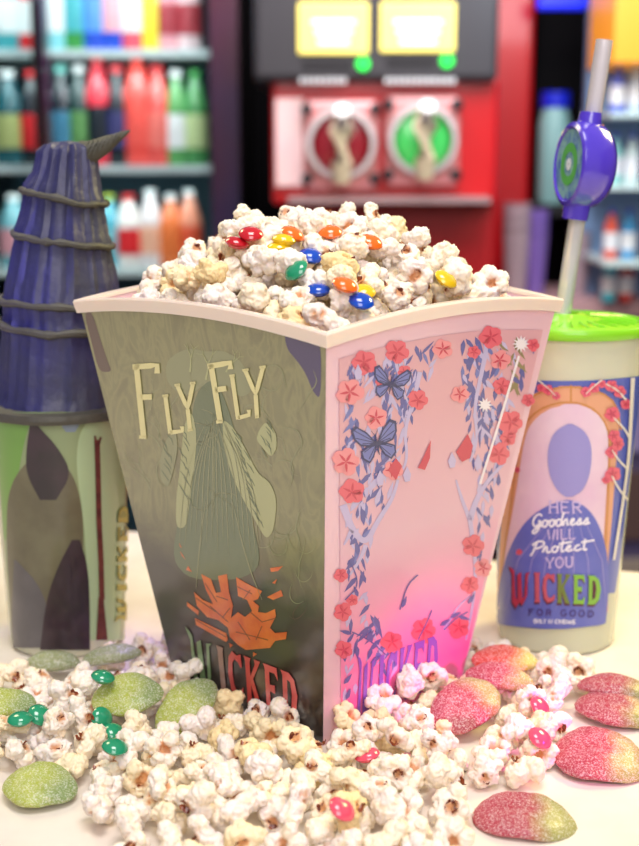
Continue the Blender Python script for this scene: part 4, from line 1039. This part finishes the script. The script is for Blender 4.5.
def bottle(px, row, h, r, col, capc, Y=FY+.12, zb=None, kind='bottle', label='', band=None, n=20, grp=None):
    z = shelf_z[row] if zb is None else zb; x = at(px, 0, Y).x
    h_ = h; root = empty('drink_'+kind, (x, Y, z), label, kind, grp); mt = mat('drink_%d_%d_%d' % col, col, .25, coat=.4)
    m = MB()
    if kind == 'can':
        m.lathe([(0, 0), (r*.8, 0), (r, h_*.05), (r, h_*.93), (r*.86, h_), (0, h_)], (x, Y, z), n)
    else:
        m.lathe([(0, 0), (r*.9, 0), (r, h_*.03), (r, h_*.3), (r*.93, h_*.4), (r, h_*.5), (r*.98, h_*.62), (r*.5, h_*.84), (r*.36, h_*.9), (r*.36, h_*.93), (0, h_*.93)], (x, Y, z), n)
    m.build('body', mt, root)
    if kind == 'bottle':
        m = MB(); m.lathe([(0, h_*.925), (r*.42, h_*.925), (r*.42, h_), (0, h_)], (x, Y, z), n); m.build('cap', mat('cap_%d_%d_%d' % capc, capc, .35), root)
    if band:
        m = MB(); m.lathe([(r*1.01, h_*.18), (r*1.015, h_*.2), (r*1.015, h_*.52), (r*1.01, h_*.54)], (x, Y, z), n); m.build('label_band', mat('band_%d_%d_%d' % band, band, .35), root)
ORD = ['leftmost', 'second from left', 'third from left', 'fourth from left', 'fifth from left', 'sixth from left', 'seventh from left', 'eighth from left', 'ninth from left', 'tenth from left', 'eleventh from left', 'twelfth from left']
def row_of(row, items, name):
    for i, it in enumerate(items):
        px, h, r, col, capc, kind, band, word = it
        bottle(px, row, h, r, col, capc, kind=kind, band=band, label='%s %s on the %s fridge shelf, %s' % (word, kind, name, ORD[i]), grp='drinks on the %s fridge shelf' % name)
T, Wh, Re, Gr, Or, Bl, Ye, Pk, Dk = (70, 170, 180), (236, 240, 240), (220, 40, 46), (60, 150, 70), (236, 120, 60), (40, 80, 200), (236, 220, 60), (240, 170, 180), (24, 34, 44)
row_of(0, [(6,.19,.033,T,Wh,'bottle',Wh,'teal'),(30,.18,.03,Re,Wh,'bottle',Wh,'red'),(56,.2,.03,(140,210,220),Bl,'bottle',Wh,'pale blue'),(75,.2,.03,Gr,Wh,'bottle',T,'green'),(94,.2,.03,Bl,Bl,'bottle',(90,150,230),'blue'),(113,.2,.03,Bl,Bl,'bottle',Pk,'blue'),(132,.2,.03,(230,90,110),Wh,'bottle',Wh,'coral'),(150,.2,.026,Ye,Ye,'bottle',Ye,'yellow'),(168,.17,.027,Pk,Wh,'can',(170,60,70),'pink'),(188,.17,.027,(240,210,214),Wh,'can',(170,60,70),'pale pink')], 'top')
row_of(1, [(4,.19,.033,(30,90,100),Wh,'bottle',(180,190,120),'dark teal'),(28,.19,.03,Dk,Re,'bottle',Re,'dark'),(58,.2,.028,Dk,(120,200,190),'bottle',(60,120,150),'dark'),(76,.2,.028,(30,60,60),Wh,'bottle',(90,140,80),'dark green'),(95,.22,.03,(225,52,70),Re,'bottle',Dk,'red'),(114,.2,.028,Dk,(240,70,80),'bottle',(60,60,110),'dark'),(135,.23,.032,(244,84,76),Pk,'bottle',(244,90,80),'coral'),(155,.2,.03,(240,90,84),Re,'bottle',(240,120,110),'light coral reflection stand-in'),(174,.19,.027,(90,160,90),Wh,'bottle',Wh,'pale green'),(193,.19,.027,(70,140,80),Gr,'bottle',(190,210,150),'mid green')], 'middle')  # the red and coral bottles stand in for a coral reflection in the glass
row_of(2, [(4,.15,.033,(120,180,190),Wh,'bottle',Pk,'pale teal'),(28,.15,.03,Wh,Or,'bottle',Or,'white'),(58,.15,.028,(60,120,150),Wh,'bottle',T,'blue grey'),(80,.15,.028,(70,80,110),Wh,'bottle',Wh,'slate'),(102,.15,.028,(80,170,190),(180,200,80),'bottle',(120,190,200),'light teal'),(122,.15,.03,(230,220,214),(220,50,50),'bottle',Re,'white'),(145,.16,.028,(226,214,214),Wh,'bottle',(240,180,150),'cream'),(166,.15,.028,Or,Wh,'bottle',Or,'orange'),(185,.16,.026,(236,150,120),Wh,'bottle',(230,90,60),'pale orange')], 'lowest visible')

# ------------------------------------------------------------------ slush machine and red cabinet
SY = 2.15
sm = empty('slush_machine', (at(385, 0, SY).x, SY+.2, FL), 'red frozen drink machine with two round windows and lit screens', 'drink machine')
REDM = mat('machine_red', (200, 10, 22), .3, coat=.5); DARKR = mat('machine_dark_red', (186, 12, 26), .4)
m = MB(); a = at(272, 205, SY); b = at(500, 78, SY); m.box((a.x, SY, a.z), (b.x, SY+.4, b.z)); m.build('housing', REDM, sm, smooth=False, bevel=.008)
m = MB(); a = at(282, 0, SY); m.box((a.x, SY+.03, FL), (b.x, SY+.4, at(0, 206, SY).z)); m.build('lower_body', DARKR, sm, smooth=False)
m = MB(); a = at(254, 82, SY); b = at(499, -45, SY); m.box((a.x, SY-.03, a.z), (b.x, SY+.38, b.z)); tpn = m.build('top_panel', mat('panel_grey', (58, 56, 62), .4), sm, smooth=False, bevel=.01)
for x0, x1, y1, in ((298, 369, 54), (380, 456, 52)):
    m = MB(); a = at(x0, y1, SY-.036); b = at(x1, 2, SY-.036); m.box((a.x, SY-.036, a.z), (b.x, SY-.0305, b.z)); s_ = m.build('screen', mat('screen_glow', (240, 220, 120), .4, emit=(246, 224, 110), es=1.0), tpn, smooth=False, bevel=.004)
    m = MB()
    for q in range(3):
        a = at(x0+14+q*3, 20+q*10+4, SY-.038); b = at(x1-14-q*3, 20+q*10, SY-.038); m.box((a.x, SY-.038, a.z), (b.x, SY-.0362, b.z))
    m.build('screen_graphic', mat('graphic_white', (255, 250, 230), .4, emit=(255, 250, 235), es=1.3), s_, smooth=False)
for x, y in ((363, 64), (447, 61)):
    c = at(x, y, SY-.032); m = MB(); m.lathe([(0, -.006), (.009, -.006), (.0105, -.002), (.0105, .004)], (c.x, SY-.032, c.z), 20, axis='Y'); m.build('indicator_light', mat('led_green', (30, 220, 70), .4, emit=(30, 230, 80), es=1.6), tpn)
    m = MB(); a = at(x-60, y+5, SY-.032); b = at(x-12, y-4, SY-.032); m.box((a.x, SY-.033, a.z), (b.x, SY-.0302, b.z)); m.build('button_strip', mat('strip_dark', (30, 28, 34), .4), tpn, smooth=False)
for x0 in (300, 385):
    m = MB()
    for k in range(8 if x0 == 300 else 12):
        a = at(x0+k*6, 83.5, SY-.036); b = at(x0+k*6+4, 78, SY-.036); m.box((a.x, SY-.04, a.z), (b.x, SY-.0305, b.z))
    m.build('nozzle_row', mat('nozzle_white', (230, 230, 235), .3), sm, smooth=False)
m = MB(); a = at(276, 186, SY-.004); b = at(303, 98, SY-.004); m.box((a.x, SY-.01, a.z), (b.x, SY-.0005, b.z)); m.build('side_panel', mat('panel_pink_lit', (250, 214, 216), .4), sm, smooth=False)  # white panel with its pink lighting put into the colour
for cx, cyy, fill, word in ((341, 144, (132, 14, 30), 'dark red'), (422, 140, (64, 190, 90), 'green')):
    a = at(cx-38, cyy+46, SY); b = at(cx+38, cyy-44, SY); m = MB(); m.box((a.x, SY-.02, a.z), (b.x, SY-.0005, b.z)); fp = m.build('face_plate', mat('plate_pink', (232, 150, 152), .25, coat=.6), sm, smooth=False, bevel=.01)
    c = at(cx, cyy, SY-.02); r_ = 33*SY/F
    m = MB(); m.lathe([(r_*.86, -.03), (r_, -.03), (r_*1.05, -.02), (r_*1.05, .0)], (c.x, SY-.021, c.z), 36, axis='Y'); m.build('window_ring', mat('ring_steel', (214, 206, 208), .2, metal=.3), fp)
    m = MB(); m.lathe([(0, -.022), (r_*.7, -.018), (r_*.86, -.008), (r_*.86, 0)], (c.x, SY-.022, c.z), 36, axis='Y'); o = m.build('barrel_window', mat('slush_'+word.replace(' ', '_'), fill, .2, coat=.8, emit=fill, es=.35), fp); o['label'] = word+' round window'
    m = MB(); m.tube([(c.x, SY-.05, c.z+.028), (c.x, SY-.085, c.z+.02), (c.x, SY-.09, c.z-.03), (c.x, SY-.085, c.z-.06)], [.016, .02, .017, .013], 14); m.build('tap', mat('tap_cream', (238, 220, 190), .3, coat=.5), fp)
    m = MB(); m.tube([(c.x, SY-.075, c.z+.02), (c.x, SY-.13, c.z+.05)], [.009, .012], 10); m.build('tap_handle', mat('tap_white', (245, 245, 245), .3), fp)
    for sx_ in (-1, 1):
        for sz in (-1, 1):
            m = MB(); m.lathe([(0, -.02), (.009, -.018), (.01, 0)], (c.x+sx_*r_*1.0, SY-.021, c.z+sz*r_*1.0), 12, axis='Y')
            m.build('knob', mat('knob_black', (40, 34, 40), .35), fp)
m = MB(); a = at(288, 203, SY-.06); b = at(490, 197, SY-.06); m.box((a.x, SY-.07, a.z), (b.x, SY-.0005, b.z)); m.build('drip_tray', mat('tray_steel', (200, 170, 176), .25, metal=.6), sm, smooth=False)
lamp('machine_light', 'AREA', (at(385, 0, SY).x, SY-.35, .95), (at(380, 0, SY).x, SY, .33), 7, (1, .93, .95), .4)
rc = MB(); a = at(462, 0, 2.62); b = at(536, 0, 2.62); rc.box((a.x, 2.62, FL), (b.x, 2.95, .9)); rcab = empty('red_cabinet', ((a.x+b.x)/2, 2.78, FL), 'plain tall red cabinet standing right of the frozen drink machine', 'cabinet')
rc.build('body', REDM, rcab, smooth=False, bevel=.01); m = MB(); m.box((a.x+.012, 2.606, FL+.1), (b.x-.012, 2.619, .88)); m.build('door', REDM, rcab, smooth=False)
lamp('cabinet_light', 'AREA', (.35, 2.0, 1.1), (.38, 2.6, .4), 1.3, (1, .9, .9), .3)
# ------------------------------------------------------------------ right background
BCY = 2.3
sc_ = empty('back_counter', (at(610, 0, BCY).x, BCY+.25, FL), 'low pinkish back counter behind the tumbler carrying cups and a bottle', 'counter')
zc = at(600, 300, BCY).z
m = MB(); a = at(503, 0, BCY); m.box((a.x+.02, BCY, zc-.03), (1.2, BCY+.28, zc)); m.build('worktop', mat('back_top', (196, 156, 160), .35), sc_, smooth=False)
m = MB(); m.box((a.x+.03, BCY+.02, FL), (1.18, BCY+.27, zc-.031)); m.build('cabinet', mat('back_cab', (92, 84, 112), .4), sc_, smooth=False)
m = MB()
for k, cc in enumerate(((150, 138, 176), (96, 74, 66), (150, 136, 120))):
    z0 = zc-.28-.17*k; m.box((a.x+.04, BCY+.005, z0), (1.17, BCY+.0195, z0+.13), k)
m.build('drawer_front', [mat('drawer_lilac', (150, 138, 176), .4), mat('drawer_brown', (96, 74, 66), .4), mat('drawer_beige', (160, 146, 128), .4)], sc_, smooth=False)
def glass_stack(px, h, r, label, mt):
    x = at(px, 0, BCY+.1).x; root = empty('plastic_cup_stack', (x, BCY+.1, zc), label, 'cup stack'); 
    for k in range(3):
        m = MB(); z = zc+.0005+k*.022; m.lathe([(0, 0), (r*.72, 0), (r, h-.05), (r+.003, h-.048), (r-.002, h-.05), (r*.7, .004), (0, .004)], (x, BCY+.1, z), 24); m.build('plastic_cup', mt, root)
CLR = mat('clear_cups', (214, 190, 200), .2, trans=.4, coat=.4)
CLV = mat('violet_cups', (150, 120, 210), .2, trans=.3, coat=.4)
glass_stack(524, .17, .027, 'stack of clear cups behind the bucket rim, nearest the red cabinet', CLR); glass_stack(545, .16, .022, 'narrow violet tinted cup stack behind the straw', CLV)
glass_stack(590, .12, .02, 'short clear cup stack right of the straw', CLR)
shz = at(0, 205, 2.5).z
m = MB(); m.box((at(538, 0, 2.5).x, 2.48, shz-.02), (at(612, 0, 2.5).x, 2.7, shz)); o = m.build('wall_shelf', mat('shelf_black', (20, 18, 22), .5), None, smooth=False); tag(o, 'small black shelf carrying the blue capped jar', 'shelf')
m = MB(); m.box((at(545, 0, 2.62).x, 2.7, FL), (at(612, 0, 2.5).x, 2.74, 1.2)); o = m.build('panel_board', mat('board_black', (6, 5, 8), .7, spec=.1), None, smooth=False); tag(o, 'black upright board behind the straw', 'panel')
x = at(562, 0, 2.55).x; jar = empty('jar', (x, 2.58, shz), 'pale teal jar with a blue cap on the black shelf', 'jar')
hj = at(0, 108, 2.58).z-shz; m = MB(); m.lathe([(0, 0), (.026, 0), (.03, .01), (.03, hj*.85), (.024, hj), (0, hj)], (x, 2.58, shz), 24); m.build('body', mat('jar_teal', (150, 200, 200), .3, coat=.5), jar)
m = MB(); m.lathe([(0, 0), (.028, 0), (.028, .03), (0, .03)], (x, 2.58, shz+hj), 24); m.build('cap', mat('jar_cap', (24, 40, 210), .4), jar)
c = at(560, 2, 2.5); m = MB(); m.box((c.x-.04, 2.5, c.z-.012), (c.x+.05, 2.52, c.z+.02)); o = m.build('blue_light_bar', mat('blue_glow', (30, 40, 230), .4, emit=(20, 40, 240), es=1.0), None, smooth=False, bevel=.005); tag(o, 'small glowing blue bar above the straw', 'light')
# tall merchandiser column at the right edge
my = 2.2; x0, x1 = at(616, 0, my).x, at(700, 0, my).x; dm = empty('display_column', ((x0+x1)/2, my+.12, zc), 'brightly lit display column with orange top at the right edge', 'display stand')
m = MB(); m.box((x0, my+.2, zc), (x1, my+.23, .95)); m.build('back', mat('disp_back', (120, 150, 190), .5), dm, smooth=False)
m = MB(); a = at(616, 62, my); m.box((x0, my, a.z), (x1, my+.199, .95)); m.build('header', mat('disp_orange', (240, 160, 50), .4, emit=(240, 150, 40), es=.35), dm, smooth=False)
zz = [zc, at(0, 262, my).z, at(0, 185, my).z, at(0, 112, my).z]
for z in zz[1:]:
    m = MB(); m.box((x0, my, z-.008), (x1, my+.199, z)); m.build('shelf', SHF, dm, smooth=False)
for row, (z, cols) in enumerate(zip(zz, (((60,200,220),(220,70,60)), ((230,90,70),(60,160,220)), ((150,220,214),(220,236,236)), ((90,110,220),(200,220,240))))):
    for k, (px, cc) in enumerate(zip((622, 640), cols)):
        nm = ['lowest', 'second lowest', 'second highest', 'highest'][row]
        bottle(px, 0, .085, .013, cc, (40, 60, 210), Y=my+.08, zb=z, label='small bottle on the %s shelf of the display column, %s' % (nm, ['left one', 'right one'][k]), band=(240, 240, 245))
lamp('display_light', 'AREA', (at(640, 0, 1.9).x, 1.85, .7), (at(640, 0, my).x, my, .35), 2, (.8, .95, 1), .3)
